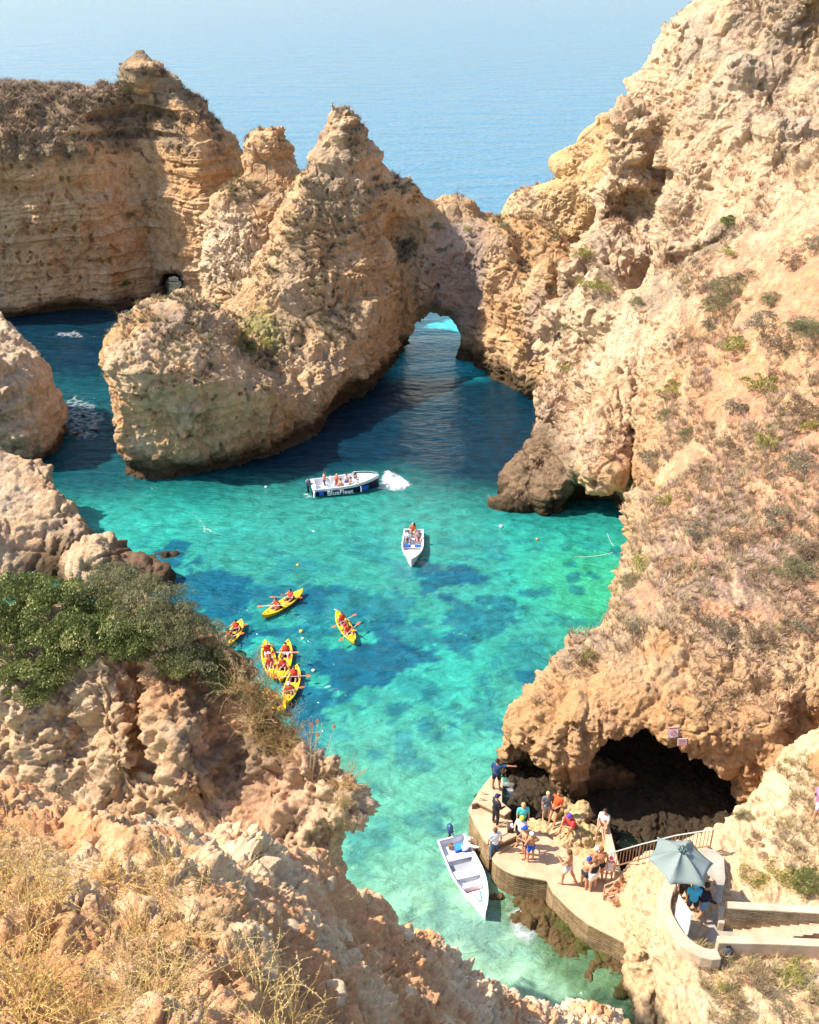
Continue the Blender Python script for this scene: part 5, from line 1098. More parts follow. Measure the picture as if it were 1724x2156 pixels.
for k in range(5): mb = MB(); mb.tube([(0, 0, -1.3+.3*k), (.105, .35, -1.3+.3*k)], .016); mb.build('rung', WOODR, ld_)
# steps up from the pier to the landing
st_ = empty('pier_steps'); tag(st_, 'sunlit concrete steps climbing from the pier to the parasol landing', 'steps')
a0 = z5(1440, 1215, 1.3); a1 = z6(570, 985, 4.3); d_ = (a1-a0); d2 = V3((d_.x, d_.y, 0)).normalized(); sv_ = V3((d2.y, -d2.x, 0)); NSTEP = 16
for k in range(NSTEP):
    c = a0.lerp(a1, (k+.5)/NSTEP); top = 1.3+3.0*(k+1)/NSTEP; ln = d_.xy.length/NSTEP
    mb = MB(); cc = V3((c.x, c.y, 0))+sv_*.75; mb.box((cc.x, cc.y, (top-.5)), (ln+.02, 1.45, 1.0), rz=math.atan2(d2.y, d2.x)); mb.build('step', M_CREAM, st_, smooth=False, bevel=.015)
# landing with parapet
FZ = 4.32
def poly_prism(name, pts, z0, z1, m, parent, bevel=.03):
    mb = MB(); mb.prism([(p.x, p.y) for p in pts], z0, z1); return mb.build(name, m, parent, smooth=False, bevel=bevel)
lp = empty('landing'); tag(lp, 'round landing with a pale curved parapet under the parasol', 'landing')
poly_prism('floor', [z6(x, y, FZ) for x, y in ((300, 1180), (420, 1010), (590, 930), (690, 1010), (700, 1150), (680, 1280), (665, 1380), (790, 1470), (760, 1570), (655, 1600), (640, 1660), (560, 1660), (470, 1620), (400, 1560), (330, 1450), (290, 1330))], FZ-1.5, FZ, concrete('grey_floor', (.42, .36, .29)), lp)
ptsP = [z6(x, y, FZ+.62) for x, y in ((330, 1170), (300, 1230), (282, 1290), (280, 1350), (298, 1410), (330, 1470), (375, 1535), (425, 1590), (480, 1632), (540, 1662), (600, 1678), (655, 1672))]
ribbon_wall('parapet', ptsP, .42, FZ-1.6, FZ+.62, M_CREAM, lp)
# stairs on the right with their two walls
ss = empty('stairway'); tag(ss, 'broad cream stairway running off the right edge between two walls', 'stairs')
b0 = z6(735, 1530, FZ); drx = V3((1, -.05, 0)).normalized(); dry = V3((.05, 1, 0)).normalized()
for k in range(11):
    c = b0+drx*(.30*k+.25); top = FZ+.09*(k+1)-.06
    mb = MB(); mb.box((c.x, c.y, top-.5), (.30, .96, 1.0), rz=-.05); mb.build('step', M_CREAM, ss, smooth=False, bevel=.012)
wn0 = z6(700, 1400, FZ+.75)
ribbon_wall('upper_wall', [z6(705, 1345, FZ+1.0), z6(1000, 1362, FZ+1.1), z6(1500, 1390, FZ+1.3)], .22, FZ-1, [FZ+1.0, FZ+1.1, FZ+1.3], M_STONE, ss)
ribbon_wall('wall_coping', [z6(705, 1345, FZ+1.0)+V3((-.05, 0, 0)), z6(1000, 1362, FZ+1.1), z6(1500, 1390, FZ+1.3)], .30, [FZ+1.003, FZ+1.103, FZ+1.303], [FZ+1.09, FZ+1.19, FZ+1.39], M_CREAM, ss)
ribbon_wall('lower_wall', [z6(645, 1572, FZ+.62), z6(1000, 1580, FZ+.75), z6(1500, 1600, FZ+1.0)], .30, FZ-1.3, [FZ+.62, FZ+.75, FZ+1.0], M_CREAM, ss)
ribbon_wall('gate_pier', [z6(672, 1340, FZ+.4), z6(672, 1460, FZ+.4)], .22, FZ-.5, FZ+.40, M_CREAM, ss)
# parasol
ctr = sum((z6(x, y, FZ+2.1) for x, y in ((230, 872), (460, 888), (617, 1052), (555, 1218), (315, 1200), (160, 1020))), V3())/6
par = empty('parasol', (ctr.x, ctr.y, FZ)); tag(par, 'grey green six sided parasol shading the landing', 'parasol')
rim = [z6(x, y, FZ+2.1)-V3((ctr.x, ctr.y, FZ)) for x, y in ((230, 872), (460, 888), (617, 1052), (555, 1218), (315, 1200), (160, 1020))]
apex = V3((0, 0, 2.62)); M_CAN = mat((.185, .225, .205), .85); M_CAN2 = mat((.215, .255, .235), .85)
for i in range(6):
    A, B = rim[i], rim[(i+1) % 6]; mb = MB(); rows = []
    for j in range(9):
        t = j/8; row = []
        for k in range(9):
            s_ = k/8; e = A.lerp(B, s_); e = e*(1-.10*4*s_*(1-s_)); p = apex.lerp(V3((e.x, e.y, rim[0].z)), max(t, .02)); p.z -= .10*math.sin(math.pi*t)*4*s_*(1-s_)*t-.10*math.sin(math.pi*t)*(1-4*s_*(1-s_)); row.append(p)
        rows.append(row)
    mb.grid(rows); o = mb.build('panel', M_CAN if i % 2 else M_CAN2, par); md = o.modifiers.new('s', 'SOLIDIFY'); md.thickness = .008
    mb = MB(); mb.tube([apex-V3((0, 0, .05)), A.lerp(apex, .5)+V3((0, 0, .08)), A-V3((0, 0, .01))], .012, 6); mb.build('rib', mat((.5, .45, .4), .5), par)
mb = MB(); mb.tube([(0, 0, 0), (0, 0, 2.66)], .028); mb.build('pole', mat((.35, .25, .16), .6), par)
mb = MB(); mb.box((0, 0, .06), (.5, .5, .12), bevel=.03); mb.build('base', mat((.2, .2, .2), .8), par)
cr_ = MB()
for k in range(7):
    a = k*.9; cr_.tube([(.10*math.cos(a), .10*math.sin(a), 2.62), (.15*math.cos(a+.3), .15*math.sin(a+.3), 2.72), (.08*math.cos(a+.8), .08*math.sin(a+.8), 2.76)], .03)
cr_.build('vent_cap', mat((.08, .14, .13), .9), par)
# board
bd = empty('notice_board', z6(395, 1450, FZ+.2)); tag(bd, 'blank white board leaning in a pale frame against the parapet', 'notice board')
A = z6(380, 1285, FZ+1.45); B = z6(462, 1405, FZ+1.45); dv = (B-A); dv.z = 0; ln = dv.length; ang = math.atan2(dv.y, dv.x); bd.location = (A.x, A.y, FZ+.35); bd.rotation_euler = (math.radians(0), 0, ang)
mb = MB(); mb.box((ln/2, 0, .62), (ln-.06, .025, .98)); mb.build('panel', mat((.62, .62, .66), .5), bd)
for nm, c, d in (('frame_rail', (ln/2, 0, 1.14), (ln+.06, .05, .06)), ('frame_rail', (ln/2, 0, .10), (ln+.06, .05, .06)), ('frame_post', (0, 0, .40), (.06, .05, 1.44)), ('frame_post', (ln, 0, .40), (.06, .05, 1.44))):
    mb = MB(); mb.box(c, d, bevel=.008); mb.build(nm, mat((.78, .78, .78), .5), bd)
bk = empty('backpack', z6(705, 1700, FZ-.05)); tag(bk, 'dark grey backpack propped outside the parapet by the stair wall', 'backpack')
mb = MB(); mb.ball((0, 0, .25), (.2, .15, .27)); mb.ball((0, -.13, .17), (.14, .09, .15)); mb.build('bag', mat((.06, .06, .07), .8), bk); mb = MB(); mb.tube([(-.08, 0, .5), (-.05, 0, .58), (.05, 0, .58), (.08, 0, .5)], .02); mb.build('handle', BLACK, bk)
for sx in (-.1, .1): mb = MB(); mb.tube([(sx, .14, .42), (sx*1.2, .22, .3), (sx, .15, .06)], .02); mb.build('strap', BLACK, bk)
# sun lounger on the pier
lg = empty('sun_lounger', z5(1490, 1420, 1.31)); lg.rotation_euler = (0, 0, .25); tag(lg, 'wooden reclining chair at the foot of the steps on the pier', 'sun lounger')
W_ = mat((.42, .22, .11), .6)
for sy in (-.28, .28):
    mb = MB(); mb.tube([(-.75, sy, .32), (.25, sy, .36), (.75, sy, .85)], .03, 6); mb.build('side_rail', W_, lg)
    for x in (-.55, .35): mb = MB(); mb.tube([(x, sy, 0), (x, sy, .35)], .026, 6); mb.build('leg', W_, lg)
mb = MB(); mb.box((-.25, 0, .36), (1.0, .5, .03), rot=Euler((0, -.04, 0)).to_matrix()); mb.build('seat', mat((.5, .3, .2), .8), lg)
mb = MB(); mb.box((.5, 0, .62), (.68, .5, .03), rot=Euler((0, -.78, 0)).to_matrix()); mb.build('backrest', mat((.5, .3, .2), .8), lg)
# ------------------------------------------------------------------ people on the pier
D = math.radians; SK = (.52, .24, .12); SK2 = (.58, .31, .18); SK3 = (.36, .17, .09)
def pp(label, x, y, z, rz, pose, zf=z5, **k):
    k.setdefault('skin', SK); return person(label, zf(x, y, z), D(rz), pose, **k)
pp('man in a dark blue tee shirt leaning one arm on the cave corner', 362, 465, 1.91, -20, REACH, wear=[('shirt', (.02, .06, .16)), ('shorts', (.015, .015, .02))], hair=(.03, .02, .015), skin=SK3)
pp('person in a black wetsuit and navy cap standing on the stepped block', 355, 775, 1.63, -60, P_(ua=[(-.3, .1, -1), (.3, .2, -1)], fa=[(.2, .7, -.6), (-.3, .9, -.3)]), wear=[('suit', (.012, .012, .018))], hair=None, hat=(.015, .02, .09), sc=.98)
pp('man in a white tee shirt and jeans on the boarding step, back to the camera', 345, 1075, .81, 20, P_(ua=[(-.25, .1, -1), (.35, -.1, -1)]), wear=[('shirt', (.80, .80, .84)), ('trousers', (.06, .11, .2))], hair=(.16, .07, .03), sc=1.0)
pp('child in a white cap and dark top on the low boarding step', 490, 960, .81, 200, STAND, wear=[('shirt', (.05, .03, .03)), ('trunks', (.6, .6, .6))], hat=(.8, .78, .76), sc=.72, skin=SK3)
pp('person in a turquoise tee shirt at the back of the group of four', 588, 850, 1.31, 185, STAND, wear=[('shirt', (.10, .60, .58)), ('shorts', (.02, .03, .05))], hair=(.55, .35, .15), skin=SK2)
pp('person in a white tee, black shorts and lime green cap with a black strap', 578, 968, 1.31, 150, P_(ua=[(-.3, .1, -1), (.3, .3, -1)], fa=[(.3, .6, -.6), (-.3, .8, .2)]), wear=[('shirt', (.80, .80, .80)), ('shorts', (.015, .015, .02)), ('strap', (.02, .02, .02))], hair=None, hat=(.45, .75, .05), skin=SK2)
pp('bare chested person with a bright blue bandana standing sideways', 608, 1058, 1.31, 100, FOLD, wear=[('trunks', (.06, .02, .06))], hair=None, hat=(.01, .06, .55), sc=.98)
pp('bare chested man in bright blue trunks and a white cap, hands on hips', 665, 1095, 1.31, 25, HIPS, wear=[('shorts', (.01, .10, .62), .5)], hair=None, hat=(.82, .82, .82), sc=.90)
pp('fair haired boy in a grey tee shirt and grey shorts at the cave', 803, 728, 1.36, 190, STAND, wear=[('shirt', (.14, .15, .17)), ('shorts', (.42, .42, .42))], hair=(.60, .45, .20), sc=.92, skin=SK2)
pp('person in a bright orange shirt leaning back against the rock', 880, 755, 1.36, 145, P_(lean=(0, -.35, 1), th=[(-.05, .45, -1), (.08, .5, -1)], sh=[(0, .3, -1), (0, .35, -1)], ua=[(-.2, .2, -1), (.2, .2, -1)], fa=[(.6, .8, -.3), (-.6, .8, -.3)]), wear=[('shirt', (.80, .10, .02)), ('trunks', (.1, .03, .02))], hair=(.12, .07, .04), sc=1.0)
pp('person in a red shirt and purple cap sitting bent forward by the cave', 1042, 800, 1.75, 125, SITLOW, seat=True, wear=[('shirt', (.72, .05, .05)), ('shorts', (.12, .04, .04))], hair=None, hat=(.10, .05, .45), sc=1.05)
pp('woman in a white tee shirt sitting on the end of the low curved wall', 1318, 770, 1.96, 150, P_(**{**SIT, 'th': [(-.35, 1, -.1), (.15, 1, -.35)], 'sh': [(.1, .1, -1), (.0, .2, -1)]}), seat=True, wear=[('shirt', (.80, .80, .84)), ('trunks', (.5, .2, .1))], hair=(.04, .02, .015), female=True, sc=.98, skin=SK2)
pp('bare chested man holding a white towel, alone in the middle of the pier', 990, 1295, 1.31, 60, P_(**{**WALK, 'ua': [(-.2, .5, -.9), (.2, .2, -1)], 'fa': [(.3, .7, .5), (-.1, .8, -.4)]}), wear=[('shorts', (.72, .60, .58), .5)], hair=(.14, .06, .03), sc=1.08)
pp('bare backed man in a white cap in the group of five', 1222, 1265, 1.31, -10, STAND, wear=[('trunks', (.1, .1, .14))], hair=None, hat=(.82, .82, .82), sc=1.04)
pp('bare backed brown haired man beside the man in the white cap', 1262, 1275, 1.31, 5, P_(ua=[(-.3, 0, -1), (.35, 0, -1)]), wear=[('trunks', (.02, .02, .03))], hair=(.22, .09, .04), sc=1.08)
pp('boy with a royal blue cap and dark trunks turned towards the woman', 1135, 1330, 1.31, -60, P_(lean=(0, .2, 1), fa=[(.1, .8, .2), (-.1, .8, .2)]), wear=[('trunks', (.03, .03, .05))], hair=None, hat=(.02, .07, .42), sc=.92)
pp('woman in a black top and white skirt in the group of five', 1212, 1350, 1.31, 30, P_(fa=[(.3, .8, -.2), (-.3, .8, -.2)]), wear=[('top', (.015, .015, .015), .12), ('skirt', (.78, .74, .70))], hair=(.20, .09, .04), female=True, sc=.98, skin=SK2)
pp('small child in a pink and white cap near the railing', 1355, 1272, 1.31, 170, STAND, wear=[('top', (.78, .74, .74), .02), ('trunks', (.78, .74, .74))], hair=None, hat=(.75, .12, .35), sc=.78, skin=SK2)
person('sunbather lying back in the wooden reclining chair', lg.location+V3((.02, 0, .40)), lg.rotation_euler.z+D(90), P_(lean=(0, -.85, 1), th=[(-.1, 1, .12), (.12, 1, .3)], sh=[(0, 1, -.12), (0, .7, -.7)], ua=[(-.4, .1, -.7), (.4, .3, -.5)], fa=[(.3, 1, .1), (-.3, 1, .1)], look=(0, .8, .6)), seat=True, skin=SK, wear=[('trunks', (.6, .3, .2)), ('top', (.6, .3, .2))], hair=(.08, .04, .02), female=True)
pp('second sunbather sitting upright behind the reclining chair', 1500, 1345, 1.75, 120, SITLOW, seat=True, wear=[('trunks', (.7, .68, .66))], hair=(.15, .07, .03), sc=.95)
pp('person in a light blue shirt and cap half hidden under the parasol', 455, 1420, FZ, 170, STAND, zf=z6, wear=[('shirt', (.08, .50, .68)), ('shorts', (.03, .03, .04))], hair=None, hat=(.08, .55, .75), sc=1.0)
pp('person in a navy long sleeved top and denim shorts walking on the landing', 525, 1432, FZ, -75, WALK, zf=z6, wear=[('shirt', (.012, .014, .03), 1.9), ('shorts', (.16, .24, .36))], hair=(.06, .025, .015), sc=1.05)
pp('person in dark clothes standing in the parasol shade behind the board', 400, 1330, FZ, 180, STAND, zf=z6, wear=[('shirt', (.10, .06, .04)), ('shorts', (.02, .02, .02))], hair=(.03, .02, .02), sc=.98)
_dg = bpy.context.evaluated_depsgraph_get()
def surf(u, v, obj):
    d = V3(ray(u, v)).normalized(); hit, loc, nrm, _ = obj.ray_cast(V3((0, 0, CAM_H)), d, depsgraph=_dg); return (loc, nrm) if hit else (None, None)
_dg.update()
l_, n_ = surf(1716, 1722, landing)
if l_ is not None: person('hiker in pale striped shorts and a purple top at the right edge', l_, D(100), WALK, wear=[('shirt', (.35, .16, .28)), ('shorts', (.55, .50, .68))], hair=(.1, .05, .03), skin=SK, sc=1.0)
# signs over the cave
for lab, u, v, w_, h_, k in (('square white warning sign with a red crossed circle above the cave', 1414, 1532, .44, .50, 0), ('smaller white text sign to the lower right of the crossed circle sign', 1433, 1552, .40, .32, 1)):
    l_, n_ = surf(u, v, right_headland)
    if l_ is None: l_, n_ = PY(u, v, 32.5), V3((0, -1, 0))
    r = empty('sign', l_+V3((0, -.30, 0))); r.rotation_euler = (math.radians(-14), 0, math.radians(4)); tag(r, lab, 'sign')
    mb = MB(); mb.box((0, 0, 0), (w_, .03, h_)); mb.build('panel', mat((.80, .74, .72), .5), r)
    RD = mat((.55, .06, .05), .5)
    for nm, c, d in (('border', (0, -.018, h_/2-.015), (w_, .008, .02)), ('border', (0, -.018, -h_/2+.015), (w_, .008, .02)), ('border', (-w_/2+.01, -.018, 0), (.018, .008, h_-.05)), ('border', (w_/2-.01, -.018, 0), (.018, .008, h_-.05))): mb = MB(); mb.box(c, d); mb.build(nm, RD, r)
    if k == 0:
        mb = MB(); mb.tube([(.12*math.cos(a*math.pi/10), -.02, -.02+.12*math.sin(a*math.pi/10)) for a in range(21)], .014, 6); mb.tube([(-.085, -.02, -.105), (.085, -.02, .065)], .012, 6); mb.build('crossed_circle', RD, r)
        mb = MB(); mb.box((0, -.018, .19), (.34, .006, .035)); mb.build('text_line', RD, r)
    else:
        for j in range(4): mb = MB(); mb.box((0, -.018, .09-.06*j), (.32-.05*(j % 2), .006, .024)); mb.build('text_line', RD if j != 1 else BLACK, r)
    for sx in (-1, 1): mb = MB(); mb.tube([(sx*w_*.35, .01, 0), (sx*w_*.35, .5, -.1)], .012); mb.build('bracket', STEEL, r)
# mooring ropes by the inlet
for lab, a, b, sag in (('thin pale mooring rope from the inlet cave to the rocks', PZ(1278, 1123, .5), PZ(1292, 1150, 1.6), .2), ('thin pale rope trailing on the water by the right rocks', PZ(1208, 1172, .03), PZ(1290, 1163, 1.0), .25)):
    mb = MB(); mb.tube([a.lerp(b, t)-V3((0, 0, sag*4*t*(1-t)*.5)) for t in np.linspace(0, 1, 9)], .010, 5); o = mb.build('rope', mat((.6, .55, .48), .8), None); tag(o, lab, 'rope')
# ------------------------------------------------------------------ plants
def leaf_mat(name, rough=.7):
    m, t, b = nodes_of(name); L = t.links.new; a = N(t, 'ShaderNodeAttribute', attribute_name='Col'); L(a.outputs['Color'], b.inputs['Base Color'])
    b.inputs['Roughness'].default_value = rough; b.inputs['Specular IOR Level'].default_value = .25
    tr = N(t, 'ShaderNodeBsdfTranslucent'); L(a.outputs['Color'], tr.inputs[0]); mx = N(t, 'ShaderNodeMixShader'); mx.inputs[0].default_value = .25
    out = [n for n in t.nodes if n.type == 'OUTPUT_MATERIAL'][0]; L(b.outputs[0], mx.inputs[1]); L(tr.outputs[0], mx.inputs[2]); L(mx.outputs[0], out.inputs[0]); return m
M_LEAF = leaf_mat('shrub_leaves', .5); M_DRY = leaf_mat('dry_stems', .9); M_TWIG = mat((.22, .15, .09), .9)
RG = np.random.RandomState(11)
def quads(C, U, Vv):
    """leaf quads (diamonds) at C with half axes U, V"""
    n = len(C); V = np.stack([C-U, C-Vv, C+U, C+Vv], 1).reshape(-1, 3); F = np.arange(4*n).reshape(n, 4); return V.astype(np.float32), F
def rand_dir(n):
    d = RG.normal(size=(n, 3)); return d/np.linalg.norm(d, axis=1, keepdims=True)
def leaf_cloud(C, size, up=.3, asp=.45):
    n = len(C); u = rand_dir(n); u[:, 2] = np.abs(u[:, 2])+up; u /= np.linalg.norm(u, axis=1, keepdims=True); w = np.cross(u, rand_dir(n)); w /= np.linalg.norm(w, axis=1, keepdims=True)
    s = (size*RG.uniform(.6, 1.3, n))[:, None]; return quads(C, u*s, w*s*asp)
def shrub_mesh(name, R, H, nclump, nleaf, size, cols, up=.3, asp=.45, flat=.6):
    c = RG.uniform(-1, 1, (nclump*3, 3)); c[:, 2] = np.abs(c[:, 2]); r = np.linalg.norm(c, axis=1); c = c[(r < 1) & (r > .35)][:nclump]; k = len(c)
    cr = RG.uniform(.16, .34, k)
    P, CI = [], []
    for i in range(k):
        m_ = nleaf//k; d = rand_dir(m_)*(RG.uniform(.55, 1.05, m_)**.5)[:, None]; d[:, 2] = np.abs(d[:, 2])*.9-.1
        P.append(c[i]+d*cr[i]); CI.append(np.full(m_, i))
    P = np.concatenate(P)*np.array([R, R, H]); CI = np.concatenate(CI); P = P[P[:, 2] > -.05*H-.02]; CI = CI[:len(P)]
    V, F = leaf_cloud(P, size, up, asp); cols = np.array(cols, np.float32)
    t = np.clip(RG.uniform(0, 1, k)[CI]*.6+RG.uniform(0, 1, len(P))*.4, 0, .999)*(len(cols)-1); a = t.astype(int); fr = (t-a)[:, None]; C = cols[a]*(1-fr)+cols[a+1]*fr
    C = np.repeat(C, 4, 0); me = mesh_np(name, V, F, smooth=False); set_col(me, C); me.materials.append(M_LEAF); return me
def stem_mesh(name, R, H, n, r=.012):
    mb = MB()
    for i in range(n):
        a = random.uniform(0, 6.28); q = random.uniform(.3, .9); e = V3((math.cos(a)*R*q, math.sin(a)*R*q, H*random.uniform(.4, .85))); mb.tube([(0, 0, -.15), e*.5+V3((0, 0, H*.15)), e], [r, r*.7, r*.3], 5)
    me = bpy.data.meshes.new(name); mb.bm.to_mesh(me); mb.bm.free(); me.materials.append(M_TWIG); return me
random.seed(3)
KINDS_ = {}
DG = [(.06, .08, .025), (.14, .17, .045), (.27, .28, .085), (.50, .46, .19)]
GY = [(.14, .11, .075), (.25, .20, .13), (.36, .30, .19), (.48, .40, .26)]
OL = [(.13, .12, .035), (.26, .24, .06), (.42, .38, .10), (.55, .48, .16)]
BR_ = [(.12, .075, .045), (.22, .14, .08), (.33, .22, .13), (.42, .31, .2)]
def kind(nm, cols, var=2, nleaf=2200, size=.05, nclump=26, H=.65, asp=.35):
    KINDS_[nm] = [(shrub_mesh('foliage', 1, H, nclump, nleaf, size, cols, asp=asp), stem_mesh('stems', 1, H, 14)) for _ in range(var)]
kind('grey', GY); kind('olive', OL); kind('brown', BR_, nleaf=1900); kind('green', DG, var=3, nleaf=15000, size=.030, nclump=60, H=.8, asp=.55); kind('greygreen', [(.09, .09, .045), (.18, .17, .08), (.28, .26, .12), (.40, .35, .19)], var=2, nleaf=12000, size=.028, nclump=50, H=.75, asp=.3)
def shrub(kd, loc, R, label, group=None, hs=1.0, nm='shrub', sink=.1):
    r = empty(nm, V3(loc)-V3((0, 0, sink*R))); r.rotation_euler = (0, 0, random.uniform(0, 6.28)); r.scale = (R*random.uniform(.9, 1.1), R*random.uniform(.9, 1.1), R*hs); tag(r, label, 'shrub', group)
    a, b = random.choice(KINDS_[kd]); link('foliage', a, None, r); link('stems', b, None, r); return r
# shrubs on the right hand slope: place in the photograph, size and look of each
SL = [
 (1420, 830, 1.0, 'olive', 'tall olive green shrub, brightest on the middle of the reddish slope'), (1405, 880, .6, 'greygreen', 'dark low shrub just under the brightest olive green shrub'),
 (1612, 690, 1.2, 'grey', 'big round grey shrub on the upper right of the reddish slope'), (1558, 735, .9, 'olive', 'rounded yellow green shrub left of the big grey one'),
 (1530, 535, .7, 'olive', 'green tuft shrub under the white crags'), (1535, 470, .55, 'green', 'small fresh green shrub at the foot of the white crags'), (1225, 540, .9, 'olive', 'pale green shrub on the knob beside the upper hollow'),
 (1248, 605, 1.1, 'olive', 'yellow green cushion shrub on the cliff shoulder'), (1540, 610, 1.0, 'greygreen', 'green grey shrub on the diagonal line of scrub, upper part'), (1575, 590, .8, 'grey', 'grey shrub at the top of the diagonal line of scrub'), (1515, 650, .9, 'greygreen', 'green grey shrub on the diagonal line of scrub, lower part'),
 (1500, 690, .7, 'grey', 'small grey shrub at the foot of the diagonal line of scrub'), (1195, 775, .6, 'olive', 'green tuft on the cliff edge above the dark water'), (1650, 735, .9, 'brown', 'brown shrub right of the big grey one'), (1600, 810, 1.0, 'olive', 'flat olive shrub in the middle of the right slope'),
 (1550, 860, .9, 'grey', 'grey shrub below the flat olive one'), (1700, 700, 1.0, 'greygreen', 'green grey shrub near the right edge, uppermost'), (1690, 870, .9, 'brown', 'brown shrub near the right edge under a bare patch'), (1715, 900, .8, 'olive', 'olive shrub at the right edge'),
 (1450, 920, .55, 'greygreen', 'small dark shrub alone on bare soil'), (1500, 900, .4, 'brown', 'tiny brown shrub next to the lone dark one'), (1370, 970, .7, 'grey', 'grey shrub at the cliff edge above the dark rocks'), (1540, 940, .7, 'brown', 'brown shrub above the mauve scrub band'),
 (1620, 930, .7, 'olive', 'olive shrub above the mauve scrub band'), (1690, 980, .8, 'grey', 'grey shrub right of the mauve scrub band'), (1480, 1000, .6, 'brown', 'brown shrub at the left end of the mauve scrub band'), (1400, 1060, .6, 'olive', 'yellowish shrub left of the mauve scrub band'),
 (1360, 1190, .8, 'olive', 'olive shrub on the nose above the turquoise inlet'), (1335, 1230, .6, 'greygreen', 'dark green shrub lower on the nose above the inlet'), (1480, 1120, .8, 'grey', 'grey shrub under the mauve band'), (1560, 1140, .8, 'brown', 'brown shrub under the mauve band'),
 (1640, 1100, .9, 'grey', 'wide grey shrub under the right part of the mauve band'), (1590, 1220, .7, 'brown', 'brown shrub beside the white stones'), (1680, 1210, .9, 'greygreen', 'dark shrub behind the white stones'), (1720, 1160, .8, 'brown', 'brown shrub at the right edge over the white stones'),
 (1470, 1300, .7, 'brown', 'brown shrub over the cave brow, left'), (1510, 1330, .8, 'grey', 'grey shrub over the middle of the cave brow'), (1560, 1310, .6, 'brown', 'reddish brown shrub over the cave brow, right'), (1345, 1325, .6, 'grey', 'grey shrub at the top of the bay rock'), (1220, 1395, .8, 'brown', 'brown cushion on the crest of the bay rock'),
 (1240, 1380, .4, 'olive', 'small green cushion on the crest of the bay rock'), (1620, 1340, .8, 'brown', 'brown shrub right of the cave brow'), (1690, 1320, .7, 'grey', 'grey shrub at the right end of the cave brow'), (1430, 1210, .5, 'brown', 'small brown shrub between the nose and the brow'),
 (1500, 1200, .5, 'brown', 'small brown shrub in the middle of the lower slope'), (1670, 560, .8, 'brown', 'brown shrub high on the right slope'), (1720, 520, .8, 'grey', 'grey shrub high at the right edge'), (1620, 640, .7, 'greygreen', 'green grey shrub just above the big grey one'),
 (1340, 640, .5, 'greygreen', 'small green shrub by the standing grey rock'), (1190, 690, .5, 'greygreen', 'green shrub in the cleft of the cliff over the dark water'), (1170, 560, .5, 'grey', 'grey shrub on the saddle beside the arch'), (1290, 430, .5, 'brown', 'brown tuft above the upper hollow')]
bpy.context.view_layer.update(); _dg = bpy.context.evaluated_depsgraph_get(); _dg.update()
for u, v, R, kd, lab in SL:
    l_, n_ = surf(u, v, right_headland)
    if l_ is not None: shrub(kd, l_, R*1.15, lab, 'shrubs on the right hand slope', hs=random.uniform(.9, 1.15), sink=.05)
SL2 = [(1590, 1850, .9, 'olive', 'green shrub above the stone clad stair wall, left'), (1650, 1840, 1.1, 'olive', 'broad yellow green shrub above the stone clad stair wall'), (1710, 1860, .9, 'green', 'dark green shrub above the stair wall at the right edge'), (1560, 1915, .45, 'green', 'small dark green shrub at the head of the stair wall'),
 (1600, 1780, .8, 'brown', 'brown shrub on the mound above the stairs'), (1570, 1720, .6, 'greygreen', 'grey green shrub near the crest of the mound'), (1650, 1770, .7, 'grey', 'grey shrub on the mound, right'), (1530, 2080, .6, 'olive', 'bright green shrub below the curved parapet'), (1500, 2040, .5, 'brown', 'brown shrub below the curved parapet, left'),
 (1600, 2060, .8, 'brown', 'brown shrub under the lower stair wall'), (1680, 2050, .9, 'olive', 'olive shrub under the lower stair wall at the right'), (1640, 2110, .8, 'grey', 'grey shrub near the bottom right corner'), (1560, 2120, .6, 'brown', 'brown shrub at the bottom right under the bright green one')]
for u, v, R, kd, lab in SL2:
    l_, n_ = surf(u, v, landing)
    if l_ is not None: shrub(kd, l_, R*.75, lab, 'shrubs around the landing', hs=.8)
for u, v, R, kd, lab in [(520, 735, 1.3, 'green', 'dark green shrub in the gully between the bulbous rock and the pinnacle'), (515, 700, 1.0, 'olive', 'yellow green shrub above the dark green one in the gully'), (560, 720, 1.0, 'olive', 'yellow green shrub on the right of the gully'), (490, 590, .8, 'olive', 'green tuft on the saddle behind the bulbous rock'),
                         (920, 478, .9, 'greygreen', 'dark shrub on top of the arch, left'), (1060, 478, .9, 'greygreen', 'shrub on top of the wall right of the arch'), (985, 482, .7, 'olive', 'olive tuft on top of the arch'), (760, 500, .6, 'grey', 'grey shrub on the face of the pinnacle'), (830, 365, .6, 'greygreen', 'shrub on the right shoulder of the pinnacle')]:
    l_, n_ = surf(u, v, arch_rock)
    if l_ is not None: shrub(kd, l_, R*.8, lab, 'shrubs on the arch ridge', hs=.8)
for u, v, R, kd, lab in [(262, 598, .7, 'green', 'dark green tuft hanging low on the far layered cliff'), (270, 455, .6, 'greygreen', 'small shrub in the middle of the far layered cliff')]:
    l_, n_ = surf(u, v, left_headland)
    if l_ is not None: shrub(kd, l_, R, lab, 'shrubs on the far cliff', hs=1.0)
